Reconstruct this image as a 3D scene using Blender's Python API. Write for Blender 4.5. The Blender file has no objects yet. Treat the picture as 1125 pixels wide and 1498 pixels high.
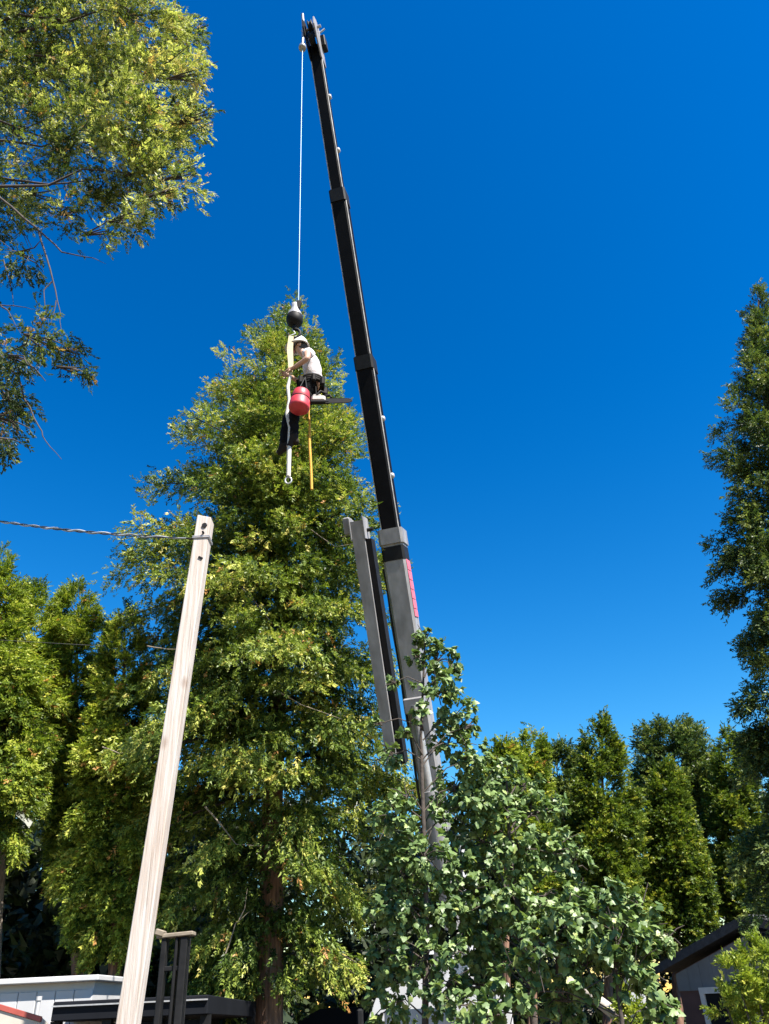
import bpy, math, random
import numpy as np
from mathutils import Vector, Matrix

# ------------------------------------------------------------------ camera, sky, sun, exposure
scene = bpy.context.scene
C = scene.collection
R_ = math.radians
PITCH, ROLL, FPX, EYE = R_(32.0), R_(-2.7), 1153.0, 1.65
cam_d = bpy.data.cameras.new('camera')
cam = bpy.data.objects.new('camera', cam_d)
C.objects.link(cam)
cam_d.sensor_fit = 'VERTICAL'
cam_d.sensor_height = 24.0
cam_d.lens = FPX / 1498.0 * 24.0
cam_d.clip_start, cam_d.clip_end = 0.1, 3000
CM = Matrix.Translation((0, 0, EYE)) @ Matrix.Rotation(math.pi / 2 + PITCH, 4, 'X') @ Matrix.Rotation(ROLL, 4, 'Z')
cam.matrix_world = CM
scene.camera = cam

SUN_EL = R_(54)
SUN_AZ = R_(136)          # clockwise from +Y (the way the camera looks)
world = bpy.data.worlds.new('World')
scene.world = world
world.use_nodes = True
wn, wl = world.node_tree.nodes, world.node_tree.links
wn.clear()
w_out = wn.new('ShaderNodeOutputWorld')
w_bg = wn.new('ShaderNodeBackground')
sky = wn.new('ShaderNodeTexSky')
sky.sky_type = 'NISHITA'
sky.sun_disc = False
sky.sun_elevation = SUN_EL
sky.sun_rotation = SUN_AZ
sky.altitude = 600
sky.air_density = 1.5
sky.dust_density = 0.1
sky.ozone_density = 4.0
hs = wn.new('ShaderNodeHueSaturation')
hs.inputs['Hue'].default_value = 0.494
hs.inputs['Saturation'].default_value = 1.45
hs.inputs['Value'].default_value = 0.79
wl.new(sky.outputs[0], hs.inputs['Color'])
gm = wn.new('ShaderNodeGamma')
gm.inputs[1].default_value = 1.33
wl.new(hs.outputs[0], gm.inputs[0])
wl.new(gm.outputs[0], w_bg.inputs[0])
w_bg.inputs[1].default_value = 0.050
wl.new(w_bg.outputs[0], w_out.inputs[0])

sun_d = bpy.data.lights.new('sun', 'SUN')
sun_d.energy = 5.0
sun_d.angle = R_(0.53)
sun_d.color = (1.0, 0.94, 0.84)
sun = bpy.data.objects.new('sun', sun_d)
C.objects.link(sun)
SUN_DIR = Vector((math.sin(SUN_AZ) * math.cos(SUN_EL), math.cos(SUN_AZ) * math.cos(SUN_EL), math.sin(SUN_EL)))
sun.rotation_euler = SUN_DIR.to_track_quat('Z', 'Y').to_euler()
sun.location = (8, -8, 30)

vs = scene.view_settings
vs.view_transform = 'Standard'
vs.look = 'None'
vs.exposure = 1.65
vs.gamma = 1.0
vs.use_curve_mapping = False
scene.cycles.max_bounces = 6
scene.cycles.diffuse_bounces = 2
scene.cycles.transmission_bounces = 4

rng = np.random.default_rng(7)
random.seed(7)

# ------------------------------------------------------------------ helpers
CR = CM.to_3x3()


def U(px, py, d):
    """world point seen at photo pixel (px, py) in the vertical plane y = d"""
    v = CR @ Vector(((px - 562.5) / FPX, -(py - 749.0) / FPX, -1.0))
    return Vector((0, 0, EYE)) + v * (d / v.y)


def ppm(p):
    """photo pixels per metre (across) at world point p"""
    q = CR.transposed() @ (Vector(p) - Vector((0, 0, EYE)))
    return FPX / max(0.1, -q.z)


def gz(x, y):
    return -0.035 * min(max(y, 0), 40)


def tag(o, label=None, cat=None, group=None, kind=None):
    if label: o['label'] = label
    if cat: o['category'] = cat
    if group: o['group'] = group
    if kind: o['kind'] = kind
    return o


def link(name, me, m=None, parent=None, loc=None):
    o = bpy.data.objects.new(name, me)
    C.objects.link(o)
    if m is not None and len(me.materials) == 0: me.materials.append(m)
    if loc is not None: o.location = loc
    if parent is not None: o.parent = parent
    return o


def thing(name, label, cat, loc, group=None):
    o = bpy.data.objects.new(name, None)
    C.objects.link(o)
    o.location = loc
    o.empty_display_size = 0.2
    return tag(o, label, cat, group)


def np_mesh(name, V, F, attr=None, smooth=False):
    """V (n,3), F (m,k) with k = 3 or 4"""
    V = np.asarray(V, dtype=np.float32)
    F = np.asarray(F, dtype=np.int32)
    me = bpy.data.meshes.new(name)
    me.vertices.add(len(V))
    me.vertices.foreach_set('co', V.ravel())
    m, k = F.shape
    me.loops.add(m * k)
    me.loops.foreach_set('vertex_index', F.ravel())
    me.polygons.add(m)
    me.polygons.foreach_set('loop_start', np.arange(m, dtype=np.int32) * k)
    me.polygons.foreach_set('loop_total', np.full(m, k, dtype=np.int32))
    if smooth: me.polygons.foreach_set('use_smooth', np.ones(m, dtype=bool))
    if attr is not None:
        a = me.attributes.new('tint', 'FLOAT', 'POINT')
        a.data.foreach_set('value', np.asarray(attr, dtype=np.float32))
    me.update()
    return me


class MB:
    """collects shapes into one mesh, in world coordinates"""
    def __init__(s): s.v, s.f, s.sm = [], [], []

    def add(s, vs_, fs, smooth=False):
        b = len(s.v)
        s.v += [tuple(v) for v in vs_]
        s.f += [tuple(i + b for i in f) for f in fs]
        s.sm += [smooth] * len(fs)

    def box(s, c, size, rot=None, bev=0.0):
        hx, hy, hz = size[0] / 2, size[1] / 2, size[2] / 2
        M = rot if rot is not None else Matrix.Identity(3)
        c = Vector(c)
        if bev <= 0:
            vv = [c + M @ Vector((x, y, z)) for z in (-hz, hz) for x, y in ((-hx, -hy), (hx, -hy), (hx, hy), (-hx, hy))]
            s.add(vv, [(3, 2, 1, 0), (4, 5, 6, 7), (0, 1, 5, 4), (1, 2, 6, 5), (2, 3, 7, 6), (3, 0, 4, 7)])
        else:
            b = bev
            ring = [(-hx + b, -hy), (hx - b, -hy), (hx, -hy + b), (hx, hy - b), (hx - b, hy), (-hx + b, hy), (-hx, hy - b), (-hx, -hy + b)]
            inn = [(x * (hx - b) / hx, y * (hy - b) / hy) for x, y in ring]
            vv = []
            for z, rr in ((-hz, inn), (-hz + b, ring), (hz - b, ring), (hz, inn)):
                vv += [c + M @ Vector((x, y, z)) for x, y in rr]
            fs = [tuple(range(7, -1, -1)), tuple(range(24, 32))]
            for k in range(3):
                for i in range(8):
                    j = (i + 1) % 8
                    fs.append((k * 8 + i, k * 8 + j, k * 8 + 8 + j, k * 8 + 8 + i))
            s.add(vv, fs)

    def prism(s, p0, p1, sec0, sec1, uref, smooth=False):
        """section polygons (u, v) swept from p0 to p1; u follows uref"""
        p0, p1 = Vector(p0), Vector(p1)
        a = (p1 - p0).normalized()
        u = Vector(uref); u = (u - a * u.dot(a)).normalized()
        w = a.cross(u)
        n = len(sec0)
        vv = [p0 + u * x + w * y for x, y in sec0] + [p1 + u * x + w * y for x, y in sec1]
        fs = [tuple(range(n - 1, -1, -1)), tuple(range(n, 2 * n))]
        fs += [(i, (i + 1) % n, n + (i + 1) % n, n + i) for i in range(n)]
        s.add(vv, fs, smooth)

    def tube(s, pts, rad, n=8, cap=True, smooth=True, ridge=0.0, seed=0):
        pts = [Vector(p) for p in pts]
        if not hasattr(rad, '__len__'): rad = [rad] * len(pts)
        rr = random.Random(seed)
        vv, u = [], None
        prof = [1 + ridge * (rr.random() * 2 - 1) for _ in range(n)]
        for i, p in enumerate(pts):
            t = (pts[min(i + 1, len(pts) - 1)] - pts[max(i - 1, 0)])
            t = t.normalized() if t.length > 1e-9 else Vector((0, 0, 1))
            if u is None:
                u = Vector((0, 0, 1)).cross(t)
                if u.length < 0.3: u = Vector((1, 0, 0)).cross(t)
            u = (u - t * u.dot(t)).normalized()
            w = t.cross(u)
            for k in range(n):
                ang = 2 * math.pi * k / n
                r = rad[i] * prof[k] * (1 + ridge * 0.35 * (rr.random() * 2 - 1))
                vv.append(p + (u * math.cos(ang) + w * math.sin(ang)) * r)
        fs = []
        for i in range(len(pts) - 1):
            for k in range(n):
                j = (k + 1) % n
                fs.append((i * n + k, i * n + j, (i + 1) * n + j, (i + 1) * n + k))
        s.add(vv, fs, smooth)
        if cap:
            b = len(vv)
            s.add(vv[:n], [tuple(range(n - 1, -1, -1))])
            s.add(vv[b - n:], [tuple(range(n))])

    def lathe(s, c, axis, prof, n=20, smooth=True):
        """prof: (radius, height along axis) from c"""
        c = Vector(c); a = Vector(axis).normalized()
        u = a.orthogonal().normalized(); w = a.cross(u)
        vv = []
        for r, h in prof:
            for k in range(n):
                t = 2 * math.pi * k / n
                vv.append(c + a * h + (u * math.cos(t) + w * math.sin(t)) * r)
        fs = []
        for i in range(len(prof) - 1):
            for k in range(n):
                j = (k + 1) % n
                fs.append((i * n + k, i * n + j, (i + 1) * n + j, (i + 1) * n + k))
        s.add(vv, fs, smooth)

    def build(s, name, m, parent=None, origin=None):
        o0 = Vector(origin) if origin is not None else (parent_world(parent) if parent is not None else Vector((0, 0, 0)))
        me = bpy.data.meshes.new(name)
        me.from_pydata([Vector(v) - o0 for v in s.v], [], s.f)
        me.polygons.foreach_set('use_smooth', s.sm)
        me.update()
        o = link(name, me, m, parent)
        if parent is None and origin is not None: o.location = o0
        elif parent is not None and origin is not None: o.location = o0 - parent_world(parent)
        return o


def parent_world(p):
    v = Vector((0, 0, 0))
    while p is not None:
        v = v + p.location
        p = p.parent
    return v


# ------------------------------------------------------------------ materials
def mat(name, col, rough=0.6, metal=0.0, spec=0.5, var=0.25, scale=8.0, bump=0.0, col2=None, stretch=None, detail=6.0, bump_scale=None):
    m = bpy.data.materials.new(name)
    m.use_nodes = True
    n, l = m.node_tree.nodes, m.node_tree.links
    b = n['Principled BSDF']
    b.inputs['Roughness'].default_value = rough
    b.inputs['Metallic'].default_value = metal
    b.inputs['Specular IOR Level'].default_value = spec
    tc = n.new('ShaderNodeTexCoord')
    mp = n.new('ShaderNodeMapping')
    if stretch: mp.inputs['Scale'].default_value = stretch
    l.new(tc.outputs['Object'], mp.inputs['Vector'])
    nz = n.new('ShaderNodeTexNoise')
    nz.inputs['Scale'].default_value = scale
    nz.inputs['Detail'].default_value = detail
    l.new(mp.outputs[0], nz.inputs['Vector'])
    rp = n.new('ShaderNodeValToRGB')
    c2 = col2 if col2 is not None else tuple(c * (1 - var) for c in col)
    c1 = col if col2 is not None else tuple(c * (1 + var * 0.6) for c in col)
    rp.color_ramp.elements[0].position = 0.32
    rp.color_ramp.elements[1].position = 0.68
    rp.color_ramp.elements[0].color = (*c2, 1)
    rp.color_ramp.elements[1].color = (*c1, 1)
    l.new(nz.outputs['Fac'], rp.inputs[0])
    l.new(rp.outputs[0], b.inputs['Base Color'])
    rr = n.new('ShaderNodeMapRange')
    rr.inputs[3].default_value = max(0.05, rough - 0.12)
    rr.inputs[4].default_value = min(1.0, rough + 0.12)
    l.new(nz.outputs['Fac'], rr.inputs[0])
    l.new(rr.outputs[0], b.inputs['Roughness'])
    if bump > 0:
        nb = n.new('ShaderNodeTexNoise')
        nb.inputs['Scale'].default_value = bump_scale or scale * 3
        nb.inputs['Detail'].default_value = 5
        l.new(mp.outputs[0], nb.inputs['Vector'])
        bp = n.new('ShaderNodeBump')
        bp.inputs['Strength'].default_value = bump
        bp.inputs['Distance'].default_value = 0.03
        l.new(nb.outputs['Fac'], bp.inputs['Height'])
        l.new(bp.outputs[0], b.inputs['Normal'])
    return m


def leaf_mat(name, stops, trans=0.3, rough=0.45, spec=0.5, single=False, trans_col=(1.15, 1.25, 0.6)):
    """colour by the tint of each spray or leaf"""
    m = bpy.data.materials.new(name)
    m.use_nodes = True
    n, l = m.node_tree.nodes, m.node_tree.links
    b = n['Principled BSDF']
    b.inputs['Roughness'].default_value = rough
    b.inputs['Specular IOR Level'].default_value = spec
    if single:
        src = n.new('ShaderNodeObjectInfo').outputs['Random']
    else:
        at = n.new('ShaderNodeAttribute')
        at.attribute_name = 'tint'
        src = at.outputs['Fac']
    rp = n.new('ShaderNodeValToRGB')
    els = rp.color_ramp.elements
    els[0].position, els[0].color = stops[0][0], (*stops[0][1], 1)
    els[1].position, els[1].color = stops[-1][0], (*stops[-1][1], 1)
    for p, c in stops[1:-1]:
        e = els.new(p)
        e.color = (*c, 1)
    l.new(src, rp.inputs[0])
    l.new(rp.outputs[0], b.inputs['Base Color'])
    tr = n.new('ShaderNodeBsdfTranslucent')
    mx = n.new('ShaderNodeMix'); mx.data_type = 'RGBA'; mx.blend_type = 'MULTIPLY'
    mx.inputs['Factor'].default_value = 1.0
    l.new(rp.outputs[0], mx.inputs['A'])
    mx.inputs['B'].default_value = (*trans_col, 1)
    l.new(mx.outputs['Result'], tr.inputs[0])
    ms = n.new('ShaderNodeMixShader')
    ms.inputs[0].default_value = trans
    l.new(b.outputs[0], ms.inputs[1])
    l.new(tr.outputs[0], ms.inputs[2])
    l.new(ms.outputs[0], n['Material Output'].inputs['Surface'])
    return m


M = {}
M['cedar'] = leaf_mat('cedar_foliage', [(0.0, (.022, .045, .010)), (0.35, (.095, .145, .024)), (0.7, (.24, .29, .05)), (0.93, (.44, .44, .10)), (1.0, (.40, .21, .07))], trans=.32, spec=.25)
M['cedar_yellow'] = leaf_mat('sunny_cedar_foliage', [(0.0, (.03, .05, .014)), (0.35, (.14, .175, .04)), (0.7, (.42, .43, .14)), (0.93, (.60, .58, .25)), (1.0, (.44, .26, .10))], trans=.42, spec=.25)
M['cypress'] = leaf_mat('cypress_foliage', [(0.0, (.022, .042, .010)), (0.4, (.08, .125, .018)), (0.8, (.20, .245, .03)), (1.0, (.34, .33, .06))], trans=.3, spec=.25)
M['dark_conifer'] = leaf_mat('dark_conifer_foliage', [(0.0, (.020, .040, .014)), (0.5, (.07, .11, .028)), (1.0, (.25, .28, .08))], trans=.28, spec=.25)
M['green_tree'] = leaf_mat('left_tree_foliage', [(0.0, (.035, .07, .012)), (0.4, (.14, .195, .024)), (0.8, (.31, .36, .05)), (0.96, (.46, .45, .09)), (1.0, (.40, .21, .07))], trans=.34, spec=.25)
M['far_wood'] = leaf_mat('far_wood_foliage', [(0.0, (.012, .02, .008)), (0.5, (.028, .042, .012)), (1.0, (.06, .075, .02))], trans=.25)
leaf_stops = [(0.0, (.03, .065, .02)), (0.5, (.12, .185, .06)), (0.85, (.20, .27, .09)), (1.0, (.30, .34, .11))]
M['leaf'] = leaf_mat('broad_leaf', leaf_stops, trans=0.25, rough=0.45, spec=0.4)
M['leaf_one'] = leaf_mat('broad_leaf_single', leaf_stops, trans=0.25, rough=0.45, spec=0.4, single=True)
M['bark'] = mat('cedar_bark', (.30, .165, .105), .9, col2=(.11, .06, .04), scale=5, stretch=(6, 6, 0.7), bump=0.8, bump_scale=6)
M['grey_bark'] = mat('grey_bark', (.24, .20, .16), .9, col2=(.11, .09, .07), scale=6, stretch=(4, 4, 0.8), bump=0.6)
M['dark_bark'] = mat('dark_bark', (.055, .042, .035), .9, var=.4, scale=6, bump=0.4)
M['pale_twig'] = mat('pale_dead_twig', (.20, .165, .125), .85, var=.3, scale=10)
M['post'] = mat('weathered_white_timber', (.46, .43, .405), .8, col2=(.34, .275, .23), scale=3.0, stretch=(14, 14, 0.6), bump=0.25, bump_scale=9)
def weather(m):
    """knots and drying cracks in a sawn timber"""
    n, l = m.node_tree.nodes, m.node_tree.links
    b = n['Principled BSDF']
    old = b.inputs['Base Color'].links[0].from_socket
    tc = n.new('ShaderNodeTexCoord')
    mp = n.new('ShaderNodeMapping'); mp.inputs['Scale'].default_value = (3.2, 3.2, 1.5)
    l.new(tc.outputs['Object'], mp.inputs['Vector'])
    vo = n.new('ShaderNodeTexVoronoi'); vo.inputs['Scale'].default_value = 1.0
    l.new(mp.outputs[0], vo.inputs['Vector'])
    kr = n.new('ShaderNodeMapRange'); kr.inputs[1].default_value = .07; kr.inputs[2].default_value = .13; kr.inputs[3].default_value = .5; kr.inputs[4].default_value = 0
    l.new(vo.outputs['Distance'], kr.inputs[0])
    mp2 = n.new('ShaderNodeMapping'); mp2.inputs['Scale'].default_value = (38, 38, .55)
    l.new(tc.outputs['Object'], mp2.inputs['Vector'])
    nz = n.new('ShaderNodeTexNoise'); nz.inputs['Scale'].default_value = 1.0; nz.inputs['Detail'].default_value = 3
    l.new(mp2.outputs[0], nz.inputs['Vector'])
    cr_ = n.new('ShaderNodeMapRange'); cr_.inputs[1].default_value = .60; cr_.inputs[2].default_value = .70; cr_.inputs[4].default_value = .7
    l.new(nz.outputs['Fac'], cr_.inputs[0])
    mp3 = n.new('ShaderNodeMapping'); mp3.inputs['Scale'].default_value = (2.5, 2.5, .8)
    l.new(tc.outputs['Object'], mp3.inputs['Vector'])
    st = n.new('ShaderNodeTexNoise'); st.inputs['Scale'].default_value = 1.0; st.inputs['Detail'].default_value = 6
    l.new(mp3.outputs[0], st.inputs['Vector'])
    sr = n.new('ShaderNodeMapRange'); sr.inputs[1].default_value = .48; sr.inputs[2].default_value = .70; sr.inputs[4].default_value = .32
    l.new(st.outputs['Fac'], sr.inputs[0])
    for fac, col in ((sr, (.36, .26, .20)), (cr_, (.17, .13, .10)), (kr, (.16, .09, .055))):
        mx = n.new('ShaderNodeMix'); mx.data_type = 'RGBA'
        l.new(fac.outputs[0], mx.inputs['Factor'])
        l.new(old, mx.inputs['A']); mx.inputs['B'].default_value = (*col, 1)
        old = mx.outputs['Result']
    l.new(old, b.inputs['Base Color'])


weather(M['post'])
M['black_paint'] = mat('black_boom_paint', (.004, .004, .005), .6, spec=.07, var=.4, scale=5)
M['grey_paint'] = mat('grey_boom_paint', (.22, .215, .22), .5, var=.3, scale=3, stretch=(2.5, 2.5, .5))
M['dark_steel'] = mat('dark_steel', (.009, .009, .010), .6, spec=.18, var=.4, scale=9)
M['pale_steel'] = mat('pale_steel', (.36, .36, .37), .4, metal=.4, var=.2, scale=12)
M['lit_edge'] = mat('lit_edge_steel', (.34, .33, .32), .6, var=.5, scale=6)
M['white_paint'] = mat('white_paint', (.36, .36, .37), .4, var=.08, scale=4)
M['red_decal'] = mat('red_decal', (.60, .13, .17), .5, var=.2, scale=10)
M['glass'] = mat('vehicle_glass', (.03, .05, .08), .08, spec=.8, var=.2, scale=2)
M['rubber'] = mat('tyre_rubber', (.02, .02, .02), .8, var=.3, scale=20, bump=.2)
M['cable'] = mat('steel_cable', (.11, .20, .32), .45, metal=.3, var=.15, scale=40)
M['wire'] = mat('service_wire', (.30, .32, .35), .5, var=.45, scale=7)
M['dark_wire'] = mat('dark_wire', (.03, .03, .035), .6, scale=10)
M['skin'] = mat('skin', (.42, .25, .18), .5, var=.1, scale=20)
M['shirt'] = mat('white_shirt', (.52, .48, .50), .85, var=.08, scale=15, bump=.4, bump_scale=14)
M['trousers'] = mat('dark_trousers', (.007, .007, .008), .9, spec=.08, var=.3, scale=20, bump=.3)
M['hat'] = mat('white_helmet_shell', (.52, .51, .49), .45, var=.06, scale=10)
M['hair'] = mat('dark_hair', (.025, .018, .014), .7, var=.3, scale=60)
M['leather'] = mat('dark_leather', (.010, .008, .007), .7, spec=.15, var=.35, scale=30)
M['boot'] = mat('brown_boot', (.02, .014, .010), .8, spec=.15, var=.3, scale=25)
M['bucket'] = mat('red_plastic', (.44, .03, .045), .5, var=.15, scale=9)
M['strap'] = mat('cream_webbing', (.48, .40, .24), .8, var=.15, scale=30, bump=.2)
M['white_rope'] = mat('white_rope', (.50, .48, .44), .8, var=.15, scale=40, bump=.3)
M['yellow_rope'] = mat('yellow_rope', (.55, .28, .03), .8, var=.2, scale=40, bump=.3)
M['saw'] = mat('chainsaw_shell', (.45, .42, .38), .4, var=.1, scale=20)
M['ground'] = mat('forest_floor', (.12, .09, .055), .95, col2=(.06, .05, .03), scale=1.3, bump=.6, bump_scale=20)
M['siding'] = mat('grey_siding', (.16, .165, .17), .8, var=.12, scale=6)
M['brown_siding'] = mat('brown_siding', (.11, .055, .045), .8, var=.2, scale=6)
M['shingle'] = mat('dark_shingle', (.045, .045, .048), .9, var=.4, scale=12, bump=.5)
M['trim'] = mat('pale_trim', (.60, .57, .54), .6, var=.1, scale=10)
M['metal_roof'] = mat('white_panel', (.40, .40, .41), .6, var=.06, scale=2)
M['red_trim'] = mat('red_fascia', (.30, .06, .045), .6, var=.2, scale=8)
M['tan'] = mat('tan_board', (.40, .36, .31), .75, var=.15, scale=6, stretch=(1, 8, 1))
M['black_body'] = mat('dark_vehicle_paint', (.006, .007, .010), .7, spec=.12, var=.2, scale=2)
M['lamp'] = mat('lamp_glass', (.7, .7, .68), .15, var=.1, scale=20)

# ------------------------------------------------------------------ ground
gx = np.linspace(-1, 1, 61)
gy = np.linspace(0, 1, 61)
GX = np.sign(gx) * (np.abs(gx) ** 2.2) * 600
GY = -30 + (gy ** 2.2) * 1200
V = []
for y in GY:
    for x in GX:
        n_ = 0.06 * math.sin(x * 1.3 + y * .7) + 0.05 * math.sin(y * 1.9 - x * .6)
        V.append((x, y, gz(x, y) + (n_ if abs(x) < 60 and y < 60 else 0)))
nn = 61
F = [(j * nn + i, j * nn + i + 1, (j + 1) * nn + i + 1, (j + 1) * nn + i) for j in range(nn - 1) for i in range(nn - 1)]
g = link('ground', np_mesh('ground', V, F, smooth=True), M['ground'])
tag(g, 'bare brown forest floor sloping gently away under the trees', 'ground', kind='structure')


# ------------------------------------------------------------------ foliage machinery
def spray_tpl(r, n=6, w=0.085, spread=0.75, wild=1.0):
    """a lacy conifer spray along +x: fingers that each turn their own way"""
    v, f = [], []

    def finger(p, ang, ln, wd, el):
        a = Vector((math.cos(ang) * math.cos(el), math.sin(ang) * math.cos(el), math.sin(el)))
        side = Vector((-math.sin(ang), math.cos(ang), 0))
        roll = r.uniform(-1.1, 1.1) * wild
        side = side * math.cos(roll) + a.cross(side) * math.sin(roll)
        p = Vector(p)
        b = len(v)
        curl = Vector((0, 0, r.uniform(-.10, .16) * ln))
        v.extend([p + side * (wd * .85) + a * (ln * .12) + curl, p + a * ln, p - side * wd + a * (ln * .28) + curl])
        f.append((b, b + 2, b + 1))
    bend = r.uniform(-.22, .12)
    for i in range(n):
        q = 0.05 + 0.85 * i / (n - 1)
        for sd in (-1, 1):
            qq = q + r.uniform(-.06, .06)
            ln = (.50 - .24 * q) * r.uniform(.7, 1.3)
            finger((qq, 0, bend * qq * qq), sd * r.uniform(.35, 1.1) * spread, ln, w * r.uniform(.7, 1.3), r.gauss(.05, .38) * wild)
    finger((.84, 0, bend * .7), r.uniform(-.2, .2), .32, w, bend * .3)
    return np.array([tuple(p) for p in v], dtype=np.float32), np.array(f, dtype=np.int32)


_r = random.Random(3)
SPRAYS = [spray_tpl(_r, n=5, w=.085) for _ in range(8)]
SPRAYS_NEAR = [spray_tpl(_r, n=6, w=.075, spread=.7) for _ in range(6)]
SPRAYS_FAR = [spray_tpl(_r, n=5, w=0.11) for _ in range(8)]


def leaf_tpl(r):
    half = [(-.04, .22), (.06, .42), (.24, .40), (.36, .52), (.50, .42), (.56, .29), (.72, .27), (.84, .14)]
    out = [(0, 0)] + half + [(1, 0)] + [(x, -y) for x, y in reversed(half)]
    out = [(x * r.uniform(.95, 1.05), y * r.uniform(.9, 1.1)) for x, y in out]
    k1, k2 = r.uniform(-1.1, .5), r.uniform(-.6, .1)
    v = [(.38, 0, 0.02)] + [(x, y, k1 * y * y + k2 * x * x + r.uniform(-.03, .03)) for x, y in out]
    n = len(out)
    f = [(0, 1 + i, 1 + (i + 1) % n) for i in range(n)]
    return np.array(v, dtype=np.float32), np.array(f, dtype=np.int32)


LEAVES = [leaf_tpl(_r) for _ in range(6)]


def frames(D, N):
    D = D / np.maximum(np.linalg.norm(D, axis=1, keepdims=True), 1e-6)
    Y = np.cross(N, D)
    Y = Y / np.maximum(np.linalg.norm(Y, axis=1, keepdims=True), 1e-6)
    Z = np.cross(D, Y)
    return np.stack([D, Y, Z], axis=2)        # columns


def scatter(tpls, P, D, N, S, T, rg):
    """copies of the templates at P along D (normal near N), one mesh: vertices, triangles, tint"""
    Fm = frames(D, N) * S[:, None, None]
    pick = rg.integers(0, len(tpls), len(P))
    Vs, Fs, Ts, base = [], [], [], 0
    for k, (tv, tf) in enumerate(tpls):
        idx = np.nonzero(pick == k)[0]
        if len(idx) == 0: continue
        vv = np.einsum('nij,vj->nvi', Fm[idx], tv) + P[idx][:, None, :]
        ff = tf[None] + (np.arange(len(idx)) * len(tv))[:, None, None] + base
        Vs.append(vv.reshape(-1, 3)); Fs.append(ff.reshape(-1, 3))
        Ts.append(np.repeat(T[idx], len(tv)))
        base += len(idx) * len(tv)
    return np.concatenate(Vs), np.concatenate(Fs), np.concatenate(Ts)


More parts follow.
